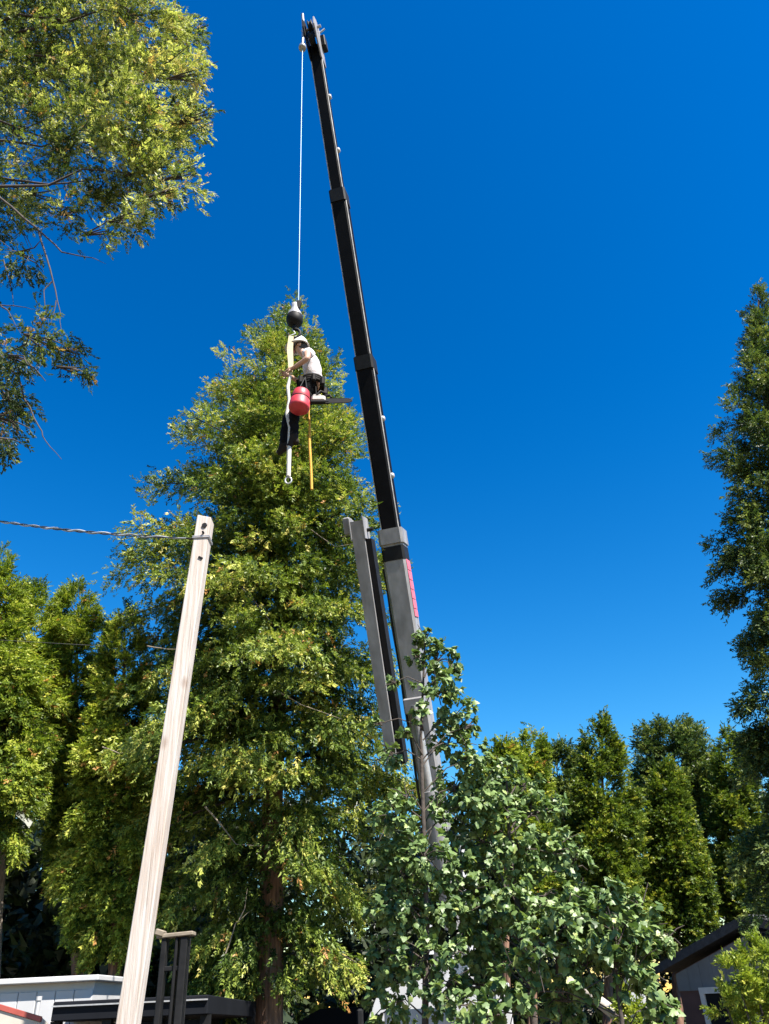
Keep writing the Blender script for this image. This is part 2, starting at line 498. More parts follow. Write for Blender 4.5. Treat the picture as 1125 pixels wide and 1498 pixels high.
def conifer(name, label, group, outline, d, trunk_px, material, n_br, per, spray, seed, far=False, up=(.15, .9), droop=(.45, .25),
            crown_stop=None, trunk_r=None, bark='bark', s0=.3, width=.2, cat='tree', tip_light=.35, jit=.4, back=.55, rough_out=.22, bare_below=None, hang=0.0, lobe=.22, fill=.25):
    """outline rows (photo y, left x, right x) give the crown's half-widths at that height, in the plane y = d"""
    rg = np.random.default_rng(seed)
    (bx, by), (tx, ty) = trunk_px
    B, Tp = U(bx, by, d), U(tx, ty, d)
    axis = (Tp - B)
    slope = axis / axis.z
    base = B + slope * (gz(B.x, d) - B.z)
    root = thing(name, label, cat, base, group)
    rows = []
    for (y, xl, xr) in outline:
        q = (y - ty) / (by - ty)
        xc = tx + (bx - tx) * q
        c = U(xc, y, d)
        rows.append((c.z, max(.02, (c - U(xl, y, d)).length - spray * .4), max(.02, (U(xr, y, d) - c).length - spray * .4)))
    rows.sort()
    z = np.array([r[0] for r in rows]); rl = np.array([r[1] for r in rows]); rr = np.array([r[2] for r in rows])
    zz = np.linspace(z[0], z[-1], 400)
    wgt = np.interp(zz, z, rl + rr) ** .8 + .12
    cdf = np.cumsum(wgt); cdf /= cdf[-1]
    # branches
    n = n_br
    zb = np.interp((np.arange(n) + rg.random(n)) / n, cdf, zz)
    ph = rg.random(n) * 2 * np.pi
    keep = (np.sin(ph) < .35) | (rg.random(n) < back)
    if bare_below:
        zlow = U(tx, bare_below, d).z
        keep &= ~((zb < zlow) & (np.sin(ph) < 0) & (np.abs(np.cos(ph)) < .3))
    zb, ph = zb[keep], ph[keep]
    n = len(zb)
    c_, s_ = np.cos(ph), np.sin(ph)
    side = np.where(c_ > 0, np.interp(zb, z, rr), np.interp(zb, z, rl))
    avg = .5 * (np.interp(zb, z, rr) + np.interp(zb, z, rl))
    Rb = (c_ ** 2 * side + s_ ** 2 * avg) * (1 - rough_out + rough_out * 1.4 * rg.random(n))
    h = np.clip((zb - z[0]) / (z[-1] - z[0]), 0, 1)
    # whole boughs stand out or fall back together; some short ones fill the inside
    o1, o2, o3 = rg.random(3) * 6.28
    lob = (np.sin(3 * ph + 2.1 * zb + o1) * .5 + np.sin(5 * ph - 3.3 * zb + o2) * .35 + np.sin(2 * ph + 5.2 * zb + o3) * .35)
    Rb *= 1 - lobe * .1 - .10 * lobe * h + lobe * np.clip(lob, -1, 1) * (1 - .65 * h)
    inner = rg.random(n) < fill
    Rb[inner] *= .55
    a = up[0] + (up[1] - up[0]) * h ** 2 + rg.normal(0, .1, n)
    b = droop[0] + (droop[1] - droop[0]) * h
    Rmax = max(rl.max(), rr.max())
    cnt = np.maximum(6, (per * (Rb / Rmax) ** .8 * (.6 + .8 * rg.random(n)))).astype(int)
    bi = np.repeat(np.arange(n), cnt)
    m = len(bi)
    s = s0 + (1 - s0) * rg.random(m) ** .6
    R = Rb[bi]
    dirv = np.stack([c_[bi], s_[bi], np.zeros(m)], 1)
    lat = np.stack([-s_[bi], c_[bi], np.zeros(m)], 1)
    zrel = a[bi] * s - b[bi] * s * s
    z0 = zb - Rb * (a - b) * .75
    lw = rg.normal(0, 1, m) * width * (R ** .7) * (1.05 - .75 * s)
    P = np.zeros((m, 3))
    P += np.array(base)[None] + np.array(slope)[None] * (z0[bi] - base.z)[:, None]
    P += dirv * (R * s)[:, None] + lat * lw[:, None]
    P[:, 2] += R * zrel + rg.normal(0, .17, m) * spray * 3
    sl = (a[bi] - 2 * b[bi] * s)
    D = dirv * .75 + lat * (np.sign(lw) * .45 + rg.normal(0, .35, m))[:, None] + rg.normal(0, jit * .6, (m, 3))
    D[:, 2] += sl * .8 + rg.normal(0, jit, m) + hang * (h[bi] * 1.9 - 1.15)
    N = rg.normal(0, .45, (m, 3)); N[:, 2] += 1
    S = spray * (.7 + .6 * rg.random(m)) * (1 - .3 * h[bi] ** 3)
    T = np.clip(.42 + rg.normal(0, .25, m) + (rg.normal(0, .11, n) + .13 * lob * (lobe > 0) - .12 * inner)[bi] + tip_light * (s - .75), 0, .95)  # bough shade put into the tint: recessed and inner ones darker
    brown = rg.random(m) < .012
    T[brown] = 1.0
    Vv, Ff, Tt = scatter(SPRAYS_FAR if far else SPRAYS, P - np.array(base), D, N, S, T, rg)
    crown = link('crown', np_mesh('crown', Vv, Ff, Tt), material, root)
    crown['kind'] = 'stuff'
    # trunk
    tb = MB()
    H = Tp.z - base.z
    r0 = trunk_r or H * .016
    pts, rad = [], []
    for i in range(11):
        q = i / 10
        p = base + slope * (H * q * .97)
        p = p + Vector((math.sin(i * 1.7 + seed) * .03, math.cos(i * 1.3 + seed) * .03, 0))
        if i == 0: p.z -= .25
        pts.append(p); rad.append(max(.012, r0 * (1.25 if i == 0 else 1) * (1 - .93 * q)))
    tb.tube(pts, rad, n=14, ridge=.12, seed=seed)
    tb.build('trunk', M[bark], root)
    # limbs, joined: far too many and too hidden to tell apart
    lb = MB()
    sel = rg.permutation(n)[:min(n, 110 if not far else 40)]
    for i in sel:
        dv = Vector((c_[i], s_[i], 0))
        st = base + slope * (z0[i] - base.z)
        pp, ra = [], []
        for q in (0, .35, .7, .95):
            pp.append(st + dv * Rb[i] * q + Vector((0, 0, Rb[i] * (a[i] * q - b[i] * q * q))))
            ra.append(max(.005, .022 * (Rb[i] ** .6) * (1 - .8 * q)))
        lb.tube(pp, ra, n=4, cap=False)
    lo = lb.build('branchwork', M['dark_bark'], root)
    lo['kind'] = 'stuff'
    return root


def branch(parent, pts, r0, m, name='branch', r1=None):
    """one tapered wandering branch as a part"""
    b = MB()
    n = len(pts)
    fine, rad = [], []
    rr = random.Random(int(abs(pts[0][0] * 977 + pts[-1][2] * 331)))
    for i in range(n - 1):
        for k in range(3):
            q = (i + k / 3) / (n - 1)
            p = Vector(pts[i]).lerp(Vector(pts[i + 1]), k / 3)
            if i + k: p += Vector((rr.uniform(-1, 1), rr.uniform(-1, 1), rr.uniform(-1, 1))) * r0 * .5
            fine.append(p); rad.append(r0 + ((r1 if r1 is not None else r0 * .15) - r0) * q)
    fine.append(Vector(pts[-1])); rad.append(r1 if r1 is not None else r0 * .15)
    b.tube(fine, rad, n=7)
    return b.build(name, m, parent)


# ------------------------------------------------------------------ the big cedar the climber works on
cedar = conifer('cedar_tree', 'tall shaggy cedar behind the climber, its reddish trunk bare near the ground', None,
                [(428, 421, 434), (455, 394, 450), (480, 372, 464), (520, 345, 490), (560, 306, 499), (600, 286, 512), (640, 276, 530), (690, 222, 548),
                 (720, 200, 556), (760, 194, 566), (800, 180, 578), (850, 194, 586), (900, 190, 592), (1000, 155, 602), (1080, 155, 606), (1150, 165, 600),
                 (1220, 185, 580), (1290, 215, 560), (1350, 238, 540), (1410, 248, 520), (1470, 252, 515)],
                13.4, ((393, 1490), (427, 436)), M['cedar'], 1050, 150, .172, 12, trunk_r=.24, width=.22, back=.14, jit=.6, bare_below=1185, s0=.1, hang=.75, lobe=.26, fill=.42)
for pts, d, r in (([(405, 1010), (440, 1030), (500, 1052)], 11.4, .012), ([(300, 1180), (330, 1215), (345, 1235), (385, 1238)], 12.0, .014),
                  ([(330, 1395), (345, 1350), (370, 1330)], 12.4, .01), ([(350, 1345), (358, 1330), (362, 1300)], 12.4, .01),
                  ([(215, 945), (245, 950), (280, 948)], 11.7, .01), ([(150, 1093), (175, 1102), (205, 1096)], 11.8, .012),
                  ([(455, 775), (490, 800), (520, 795)], 11.6, .01)):
    branch(cedar, [U(x, y, d) for x, y in pts], r, M['pale_twig'])
o = branch(cedar, [U(335, 842, 11.3), U(365, 872, 11.3), U(398, 912, 11.3)], .014, M['dark_bark'])
o['label'] = 'straight dark dead branch'

# ------------------------------------------------------------------ trees left of the cedar
GL = 'sunlit conifers left of the cedar'
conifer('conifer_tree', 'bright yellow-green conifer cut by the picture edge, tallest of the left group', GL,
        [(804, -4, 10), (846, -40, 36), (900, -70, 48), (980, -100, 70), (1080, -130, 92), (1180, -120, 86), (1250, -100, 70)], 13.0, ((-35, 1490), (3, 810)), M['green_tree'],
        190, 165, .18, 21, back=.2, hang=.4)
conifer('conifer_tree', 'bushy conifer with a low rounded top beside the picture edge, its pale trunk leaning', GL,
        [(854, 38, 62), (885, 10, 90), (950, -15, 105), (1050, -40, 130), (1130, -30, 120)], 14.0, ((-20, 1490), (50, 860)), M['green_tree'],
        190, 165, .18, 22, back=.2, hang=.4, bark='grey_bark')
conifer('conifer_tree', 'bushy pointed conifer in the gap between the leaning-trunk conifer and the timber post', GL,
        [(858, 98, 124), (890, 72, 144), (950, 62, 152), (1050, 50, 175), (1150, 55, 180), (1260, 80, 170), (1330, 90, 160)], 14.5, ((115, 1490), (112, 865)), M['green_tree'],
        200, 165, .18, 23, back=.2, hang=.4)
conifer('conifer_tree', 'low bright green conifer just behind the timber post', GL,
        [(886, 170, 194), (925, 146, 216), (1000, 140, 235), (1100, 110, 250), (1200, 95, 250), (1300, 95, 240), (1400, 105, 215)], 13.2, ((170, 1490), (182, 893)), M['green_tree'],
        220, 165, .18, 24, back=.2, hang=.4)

# ------------------------------------------------------------------ trees on the right
conifer('conifer_tree', 'very tall ragged conifer cut by the right picture edge, above the house', None,
        [(420, 1094, 1120), (450, 1082, 1130), (500, 1078, 1165), (560, 1060, 1190), (620, 1042, 1200), (700, 1034, 1215), (760, 1045, 1215), (815, 1030, 1225), (870, 1036, 1230),
         (930, 1052, 1230), (980, 1072, 1230), (1060, 1072, 1240), (1150, 1078, 1240), (1260, 1075, 1240), (1350, 1085, 1240)],
        13.5, ((1190, 1490), (1108, 418)), M['dark_conifer'], 540, 125, .185, 33, width=.22, back=.15, rough_out=.26, s0=.1, lobe=.14, fill=.4)
GR = 'conifers in the row beyond the house'
RT = [('narrow pointed conifer with the tallest spire in the row beyond the house', [(1044, 872, 888), (1080, 852, 908), (1130, 842, 934), (1200, 832, 950), (1300, 835, 950), (1400, 835, 950)], 22, (890, 1490), (880, 1046), 'cypress', 170),
      ('small pointed conifer rising just right of the smallest green tip', [(1070, 766, 782), (1100, 744, 806), (1150, 735, 815), (1250, 730, 820), (1350, 730, 820)], 22.5, (778, 1490), (774, 1074), 'green_tree', 110),
      ('smallest bright green conifer tip showing beside the leafy tree', [(1086, 730, 746), (1110, 714, 764), (1160, 705, 772), (1250, 700, 775)], 21, (742, 1490), (738, 1090), 'green_tree', 90),
      ('dark round-topped conifer filling the dip left of the tallest spire', [(1090, 796, 834), (1114, 776, 856), (1180, 770, 865), (1280, 765, 870), (1380, 765, 870)], 24.5, (820, 1490), (814, 1094), 'dark_conifer', 130),
      ('broad dark conifer with a blunt flat top, right of the tallest spire', [(1056, 955, 1010), (1072, 936, 1040), (1120, 924, 1060), (1200, 922, 1065), (1300, 922, 1065)], 27, (992, 1490), (985, 1058), 'dark_conifer', 170),
      ('olive cone-shaped conifer standing before the blunt-topped one', [(1112, 968, 984), (1150, 950, 1005), (1220, 940, 1030), (1300, 935, 1045), (1380, 940, 1045)], 23.5, (995, 1490), (975, 1106), 'cypress', 180),
      ('olive conifer leaning over the house roof ridge', [(1066, 1056, 1072), (1110, 1042, 1098), (1180, 1036, 1125), (1260, 1045, 1140), (1340, 1055, 1150)], 25, (1095, 1490), (1063, 1062), 'cypress', 170)]
for i, (lab, outl, d, b, t, mt, nb) in enumerate(RT):
    conifer('conifer_tree', lab, GR, outl, d, (b, t), M[mt], int(nb * 1.4), 105, .235, 40 + i, far=True, back=.15, up=(.45, 1.0), droop=(.3, .2), width=.2, lobe=.12)


def wood(x0, x1, y, d, n, seed, h):
    """far-off wood read as one mass"""
    rg = np.random.default_rng(seed)
    P, T = [], []
    for k in range(n):
        px = x0 + (x1 - x0) * (k + rg.random()) / n
        top = U(px, y + rg.uniform(-25, 40), d + rg.uniform(-2, 3))
        m = 380
        q = rg.random(m) ** .6
        r = (.25 + 2.3 * q) * (.6 + .5 * rg.random(m))
        ph = rg.random(m) * 2 * np.pi
        P.append(np.stack([top.x + r * np.cos(ph), top.y + r * np.sin(ph), top.z - q * h], 1))
    P = np.concatenate(P)
    m = len(P)
    D = rg.normal(0, 1, (m, 3)); D[:, 1] -= .5
    N = rg.normal(0, .5, (m, 3)); N[:, 2] += 1
    return scatter(SPRAYS_FAR, P, D, N, 0.75 * (.7 + .6 * rg.random(m)), np.clip(rg.normal(.35, .2, m), 0, 1), rg)


parts_ = [wood(-420, 330, 1165, 19, 22, 8, 7), wood(-300, 720, 1130, 25, 28, 5, 11), wood(520, 1300, 1170, 30, 22, 6, 12)]
V = np.concatenate([p[0] for p in parts_])
_n0 = np.cumsum([0] + [len(p[0]) for p in parts_])
F = np.concatenate([p[1] + k for p, k in zip(parts_, _n0)])
T = np.concatenate([p[2] for p in parts_])
fo = link('forest', np_mesh('forest', V, F, T), M['far_wood'])
tag(fo, 'dark mass of woodland closing the view far behind all the trees', 'forest', kind='stuff')

# ------------------------------------------------------------------ overhanging conifer, top left
top_root = thing('conifer_tree', 'near conifer overhanging the upper left corner with dark bare hanging twigs', 'tree', Vector((-6.2, 6.4, gz(0, 6.4))))
tr = top_root.location
tb = MB()
tb.tube([tr + Vector((0, 0, -.3)), tr + Vector((.05, 0, 3)), tr + Vector((0, .1, 8)), tr + Vector((.1, 0, 13)), tr + Vector((0, 0, 18))], [.38, .3, .24, .15, .03], n=16, ridge=.1, seed=2)
tb.build('trunk', M['bark'], top_root)
BL = [(30, 20, 95, 1.0, 0), (120, 30, 95, 1, 0), (205, 25, 75, 1, 0), (262, 40, 34, .9, 0), (60, 110, 90, .7, 0), (150, 120, 90, 1.1, 0), (225, 115, 62, 1, 0), (278, 112, 26, .7, 0),
      (190, 190, 80, 1.1, 0), (110, 210, 70, 1, 0), (30, 200, 60, .36, 0), (250, 195, 45, .9, 0), (285, 178, 22, .6, 0), (215, 255, 52, 1, 0), (272, 262, 24, .7, 0), (160, 290, 44, .9, 0),
      (245, 285, 26, .7, 0), (190, 322, 28, .7, 0), (60, 290, 50, .36, 0), (110, 315, 34, .5, 0), (20, 320, 50, .38, 0), (40, 380, 34, .5, 1), (150, 345, 16, .3, 0),
      (60, 500, 36, .7, 1), (95, 522, 28, .7, 1), (30, 528, 34, .6, 1), (115, 548, 14, .4, 1), (8, 575, 34, .7, 1), (5, 620, 28, .7, 1), (25, 600, 16, .5, 1), (5, 650, 14, .4, 1),
      (-60, 100, 120, .8, 0), (-80, 300, 110, .8, 0), (-60, 480, 60, .7, 1), (-60, 600, 60, .7, 1)]
rg = np.random.default_rng(77)
Ps, Ds, Ts, Ss = [], [], [], []
centres = []
for (px, py, rp, dens, hang) in BL:
    d = 6.6 + rg.normal(0, .45) + (-.4 if px > 150 else 0)
    c = U(px, py, d)
    r = rp / ppm(c)
    centres.append((c, r, hang))
    m = int(dens * 640 * (r / .6) ** 1.9) + 24
    u = rg.normal(0, 1, (m, 3)); u /= np.linalg.norm(u, axis=1, keepdims=True)
    rad_ = rg.random(m) ** .45
    k = max(4, int(m / 34))                              # gather the sprays on little boughs so that sky shows between them
    cc = u[:k] * (rad_[:k])[:, None]
    own = rg.integers(0, k, m)
    p = cc[own] * .92 + rg.normal(0, .07 / max(r, .2) + .04, (m, 3))
    Ps.append(np.array(c) + p * r * np.array([1, 1, 1.0]))
    dd = p * .8 + np.array([.55, -.1, -.1 - .9 * hang]) + rg.normal(0, .5, (m, 3))
    Ds.append(dd)
    Ts.append(np.clip((.36 if hang == 0 else .02) + rg.normal(0, .26, m) + rg.normal(0, .16, k)[own] + (.1 if px > 120 else -.12), 0, .96))  # light painted in: left and hanging clumps tinted darker, right ones lighter
    Ss.append(np.full(m, .135) * (.7 + .6 * rg.random(m)))
P, D, T, S = np.concatenate(Ps), np.concatenate(Ds), np.concatenate(Ts), np.concatenate(Ss)
T[rg.random(len(T)) < .03] = 1
N = rg.normal(0, .6, (len(P), 3)); N[:, 2] += .8
Vv, Ff, Tt = scatter(SPRAYS_NEAR, P - np.array(tr), D, N, S, T, rg)
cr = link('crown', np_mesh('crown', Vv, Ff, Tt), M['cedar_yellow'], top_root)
cr['kind'] = 'stuff'
lb = MB()
for c, r, hang in centres:
    z0 = c.z - .15 * abs(c.x - tr.x) + (1.2 if hang else 0)
    st = Vector((tr.x, tr.y, z0))
    mid = st.lerp(c, .55) + Vector((0, 0, .35))
    wob = Vector((random.gauss(0, .2), random.gauss(0, .25), random.gauss(0, .2)))
    if r > .45 and random.random() < .5:
        lb.tube([st, st.lerp(mid, .5) - wob, mid + wob, mid.lerp(c, .5) - wob * .7, c], [.032, .026, .018, .012, .006], n=5, cap=False)
    for k in range(7):
        e = c + Vector((random.gauss(.3, .5), random.gauss(0, .5), random.gauss(-.1, .5))) * r
        lb.tube([c.lerp(mid, .2), c.lerp(e, .5) + Vector((0, 0, .05)), e], [.012, .008, .004], n=4, cap=False)
lo = lb.build('branchwork', M['dark_bark'], top_root); lo['kind'] = 'stuff'
for pts, d, r0 in (([(-40, 240), (0, 290), (55, 335), (74, 395), (85, 440), (90, 485)], 6.3, .020),
                   ([(58, 338), (90, 368), (135, 378), (155, 386)], 6.3, .012),
                   ([(76, 412), (64, 425), (66, 450), (72, 475)], 6.3, .009),
                   ([(82, 440), (78, 462), (72, 478)], 6.3, .007),
                   ([(-30, 430), (0, 446), (30, 448), (52, 453)], 6.4, .011),
                   ([(0, 446), (12, 455), (22, 475), (34, 492)], 6.4, .010),
                   ([(5, 380), (14, 410), (18, 430), (20, 450)], 6.5, .010),
                   ([(-20, 500), (10, 530), (30, 558), (36, 582), (58, 625), (66, 645), (90, 672)], 6.4, .016),
                   ([(-60, 190), (0, 205), (60, 215), (130, 190)], 6.6, .030),
                   ([(-60, 255), (20, 262), (70, 270), (150, 262), (230, 270)], 6.5, .022),
                   ([(-50, 50), (40, 45), (120, 20), (200, -30)], 6.6, .035)):
    branch(top_root, [U(x, y, d) for x, y in pts], r0, M['dark_bark'])


# ------------------------------------------------------------------ broad-leaved trees
LEAF_MESH = []
for v, f in LEAVES:
    me = np_mesh('leaf', v, f)
    me.materials.append(M['leaf_one'])
    LEAF_MESH.append(me)


def leafy(name, label, base_px, d, blobs, seed, size, n_single=300, trunk_r=.07, group=None, cat='tree', dens=1.0, bark='dark_bark', mats=None):
    """blobs: (photo x, photo y, radius in photo px, distance offset)"""
    rg = np.random.default_rng(seed)
    B = U(base_px[0], base_px[1], d)
    base = Vector((B.x, d, gz(B.x, d)))
    root = thing(name, label, cat, base, group)
    Ps, Ds, Ns, cen = [], [], [], []
    for (px, py, rp, dd) in blobs:
        c = U(px, py, d + dd)
        r = rp / ppm(c)
        cen.append((c, r))
        m = int(dens * 345 * (r / .35) ** 2 * (.09 / size) ** 1.6) + 10
        k = max(6, m // 11)
        u = rg.normal(0, 1, (k, 3)); u /= np.linalg.norm(u, axis=1, keepdims=True)
        tw = u * (rg.random(k) ** .4)[:, None]
        own = rg.integers(0, k, m)
        p = tw[own] + rg.normal(0, .075, (m, 3)) * (.35 / max(r, .15)) ** .3
        Ps.append(np.array(c) + p * r)
        dv = rg.normal(0, .6, (m, 3)) + tw[own] * .9; dv[:, 2] -= .55
        nv = rg.normal(0, .42, (m, 3)) + tw[own] * .55 + np.array([.12, -.2, .75])
        Ds.append(dv); Ns.append(nv)
    P, D, N = np.concatenate(Ps), np.concatenate(Ds), np.concatenate(Ns)
    m = len(P)
    S = size * (.6 + .65 * rg.random(m))
    T = np.clip(rg.normal(.5, .22, m), 0, 1)
    # the leaves that show largest are objects of their own
    q = (P - np.array([0, 0, EYE])) @ np.array(CR)
    depth = -q[:, 2]
    sx, sy = q[:, 0] / depth * FPX + 562.5, 749 - q[:, 1] / depth * FPX
    inside = (sx > 5) & (sx < 1120) & (sy > 5) & (sy < 1480)
    score = depth / S + rg.random(m) * 6
    score[~inside] = 1e9
    order = np.argsort(score)
    single = order[:n_single]
    rest = order[n_single:]
    Vv, Ff, Tt = scatter(LEAVES, P[rest] - np.array(base), D[rest], N[rest], S[rest], T[rest], rg)
    fo = link('foliage', np_mesh('foliage', Vv, Ff, Tt), mats or M['leaf'], root)
    fo['kind'] = 'stuff'
    Fm = frames(D[single], N[single])
    for j, i in enumerate(single):
        o = bpy.data.objects.new('leaf', LEAF_MESH[int(rg.integers(0, len(LEAF_MESH)))])
        C.objects.link(o)
        mt = Matrix(Fm[j].tolist()).to_4x4()
        o.parent = root
        o.matrix_local = Matrix.Translation(Vector(P[i]) - base) @ mt @ Matrix.Scale(float(S[i]), 4)
    tb = MB()
    top = max(cen, key=lambda t: t[0].z)[0]
    mid = base.lerp(top, .5) + Vector((.06, 0, 0))
    tb.tube([base - Vector((0, 0, .2)), base.lerp(mid, .5) + Vector((.04, .03, 0)), mid, mid.lerp(top, .6) - Vector((.05, 0, 0)), top], [trunk_r, trunk_r * .85, trunk_r * .65, trunk_r * .4, .01], n=9, ridge=.06, seed=seed)
    tb.build('trunk', M[bark], root)
    lb = MB()
    for c, r in cen:
        hgt = min(max(c.z - .4 * (c - base).xy.length, base.z + .4), top.z)
        q_ = (hgt - base.z) / max(.1, top.z - base.z)
        st = base.lerp(top, q_) if q_ > .5 else base.lerp(mid, q_ * 2)
        lb.tube([st, st.lerp(c, .5) + Vector((0, 0, .08)), c], [trunk_r * .22, trunk_r * .14, .006], n=5, cap=False)
        for k in range(7):
            e = c + Vector((random.gauss(0, .55), random.gauss(0, .55), random.gauss(.1, .55))) * r
            lb.tube([c.lerp(st, .15), c.lerp(e, .5) + Vector((0, 0, .02)), e], [.008, .005, .003], n=4, cap=False)
    lo = lb.build('branchwork', M[bark], root); lo['kind'] = 'stuff'
    return root


leafy('maple_tree', 'slender leafy tree growing up in front of the crane boom', (585, 1490), 8.2,
      [(622, 935, 22, 0), (640, 965, 30, .1), (608, 962, 12, 0), (665, 975, 14, 0), (640, 1010, 36, 0), (670, 1045, 28, .2), (612, 1040, 14, -.2), (572, 1000, 9, 0), (690, 1060, 14, .1),
       (662, 1085, 32, .2), (690, 1110, 34, .1), (548, 1060, 14, 0), (590, 1075, 12, -.3), (572, 1105, 20, -.1), (575, 1190, 34, -.1), (592, 1165, 20, -.2),
       (672, 1150, 38, .2), (640, 1190, 22, .1), (700, 1170, 40, .2), (575, 1260, 36, 0), (620, 1250, 46, -.1), (562, 1330, 36, .1), (590, 1320, 40, 0), (575, 1400, 36, .1), (625, 1400, 26, -.1), (660, 1395, 20, -.2), (640, 1450, 34, -.1), (612, 1340, 24, .1), (600, 1420, 30, .1), (570, 1470, 36, .2), (590, 1280, 40, .2), (640, 1330, 40, .1)],
      51, .060, trunk_r=.04)
leafy('maple_tree', 'wide grey-green leafy tree right of the crane boom, reaching to the house', (760, 1490), 8.6,
      [(740, 1130, 24, 0), (770, 1150, 26, .2), (720, 1165, 40, 0), (780, 1190, 34, .2), (815, 1180, 22, .3), (700, 1230, 48, 0), (760, 1240, 50, 0), (815, 1240, 38, .2), (845, 1265, 26, .3), (660, 1260, 40, -.1),
       (680, 1310, 44, -.1), (740, 1310, 50, -.2), (800, 1310, 44, 0), (850, 1320, 30, .2), (700, 1370, 40, 0), (740, 1400, 40, .2), (690, 1440, 36, .3), (655, 1440, 26, .1), (672, 1345, 26, -.1)],
      52, .064, trunk_r=.05)
leafy('leafy_shrub', 'low spreading shrub with pale glossy leaves in front of the house gable', (860, 1490), 7.4,
      [(900, 1318, 26, 0), (870, 1330, 36, .1), (940, 1335, 30, .1), (830, 1355, 44, 0), (900, 1370, 46, -.1), (950, 1362, 28, .1), (980, 1372, 15, .1), (780, 1385, 44, 0), (850, 1415, 50, .1), (930, 1415, 44, 0),
       (948, 1425, 24, .1), (760, 1450, 46, .1), (820, 1462, 36, .3), (960, 1470, 30, .1), (700, 1475, 40, .1), (985, 1480, 14, .2)],
      53, .068, trunk_r=.035, cat='shrub')


def bush(name, label, d, blobs, seed, material, spray=.16, dens=1.0, cat='shrub'):
    rg = np.random.default_rng(seed)
    c0 = U(blobs[0][0], blobs[0][1], d)
    base = Vector((c0.x, d, gz(c0.x, d)))
    root = thing(name, label, cat, base)
    Ps, Ds = [], []
    st = MB()
    for px, py, rp in blobs:
        c = U(px, py, d + rg.normal(0, .15))
        r = rp / ppm(c)
        m = int(dens * 260 * (r / .35) ** 2) + 20
        k = max(4, m // 14)
        u = rg.normal(0, 1, (k, 3)); u /= np.linalg.norm(u, axis=1, keepdims=True)
        tw = u * (rg.random(k) ** .4)[:, None]
        own = rg.integers(0, k, m)
        p = tw[own] + rg.normal(0, .13, (m, 3))
        Ps.append(np.array(c) + p * r)
        Ds.append(tw[own] + rg.normal(0, .45, (m, 3)) + np.array([0, -.2, .25]))
        st.tube([base + Vector((rg.normal(0, .05), 0, -.1)), base.lerp(c, .6) + Vector((0, .05, 0)), c], [.03, .02, .008], n=5)
    P, D = np.concatenate(Ps), np.concatenate(Ds)
    m = len(P)
    N = rg.normal(0, .5, (m, 3)); N[:, 2] += 1
    Vv, Ff, Tt = scatter(SPRAYS, P - np.array(base), D, N, spray * (.7 + .6 * rg.random(m)), np.clip(rg.normal(.6, .2, m), 0, .95), rg)
    o = link('foliage', np_mesh('foliage', Vv, Ff, Tt), material, root); o['kind'] = 'stuff'
    o = st.build('stem', M['dark_bark'], root)
    return root


bush('conifer_shrub', 'feathery yellow-green shrub in the corner before the house door', 9.5,
     [(1100, 1418, 22), (1120, 1400, 18), (1078, 1432, 20), (1118, 1448, 34), (1086, 1472, 26), (1132, 1482, 36), (1064, 1476, 12), (1150, 1430, 36)], 61, M['green_tree'], .13, 1.5)
bush('conifer_shrub', 'tiny lime green bush low beside the pale fallen pole', 9.0, [(930, 1468, 18), (918, 1484, 18), (948, 1482, 14)], 62, M['green_tree'], .13)


# ------------------------------------------------------------------ timber post and wires
pb, pt = U(190, 1484, 7.0), U(301, 760, 7.0)
ax = (pt - pb)
pbase = pb + ax * ((gz(0, 7) - .3 - pb.z) / ax.z)
post = thing('timber_post', 'square pale weathered timber post leaning right in front of the cedar', 'post', pbase + Vector((0, 0, .3)))
b = MB()
hw = .075
b.prism(pbase, pt, [(-hw, -hw), (hw, -hw), (hw, hw), (-hw, hw)], [(-hw * .98, -hw), (hw * .98, -hw), (hw * .98, hw), (-hw * .98, hw)], (1, 0, 0))
o = b.build('shaft', M['post'], post)
# the top is sawn at a slant
for v in o.data.vertices:
    w = v.co + post.location
    if w.z > pt.z - .2: v.co.z += -(w.x - pt.x) * .22
bv = o.modifiers.new('bevel', 'BEVEL'); bv.width = .008; bv.segments = 2
ptn = ax.normalized()
b = MB()
bc = pt - ptn * .12 + Vector((.02, -hw, 0))
b.lathe(bc, (0, -1, 0), [(.0, -.01), (.028, -.01), (.028, .012), (.0, .012)], n=8, smooth=False)
b.lathe(bc - ptn * .09, (0, -1, 0), [(.0, -.01), (.012, -.01), (.012, .03), (.0, .03)], n=8)
b.build('bolt', M['dark_steel'], post)
b = MB()
at = pt - ptn * .24 + Vector((-hw, -.02, 0))
b.tube([at + Vector((.03, 0, 0)), at + Vector((-.05, 0, 0)), at + Vector((-.09, 0, .01))], .01, n=6)
b.build('wire_hook', M['dark_steel'], post)
b = MB()
for dz in (.0, .016):
    lp = [pt - ptn * (.245 + dz) + Vector((x, y, 0)) for x, y in ((-hw - .008, -hw - .008), (hw + .008, -hw - .008), (hw + .008, hw + .008), (-hw - .008, hw + .008), (-hw - .008, -hw - .008))]
    b.tube(lp, .006, n=5, smooth=False)
b.build('wire_wrap', M['pale_steel'], post)
b = MB(); b.box(pt - ptn * .50 + Vector((.03, -hw - .004, 0)), (.05, .014, .022), Matrix.Rotation(.5, 3, 'Y'), .003); b.build('staple', M['dark_steel'], post)
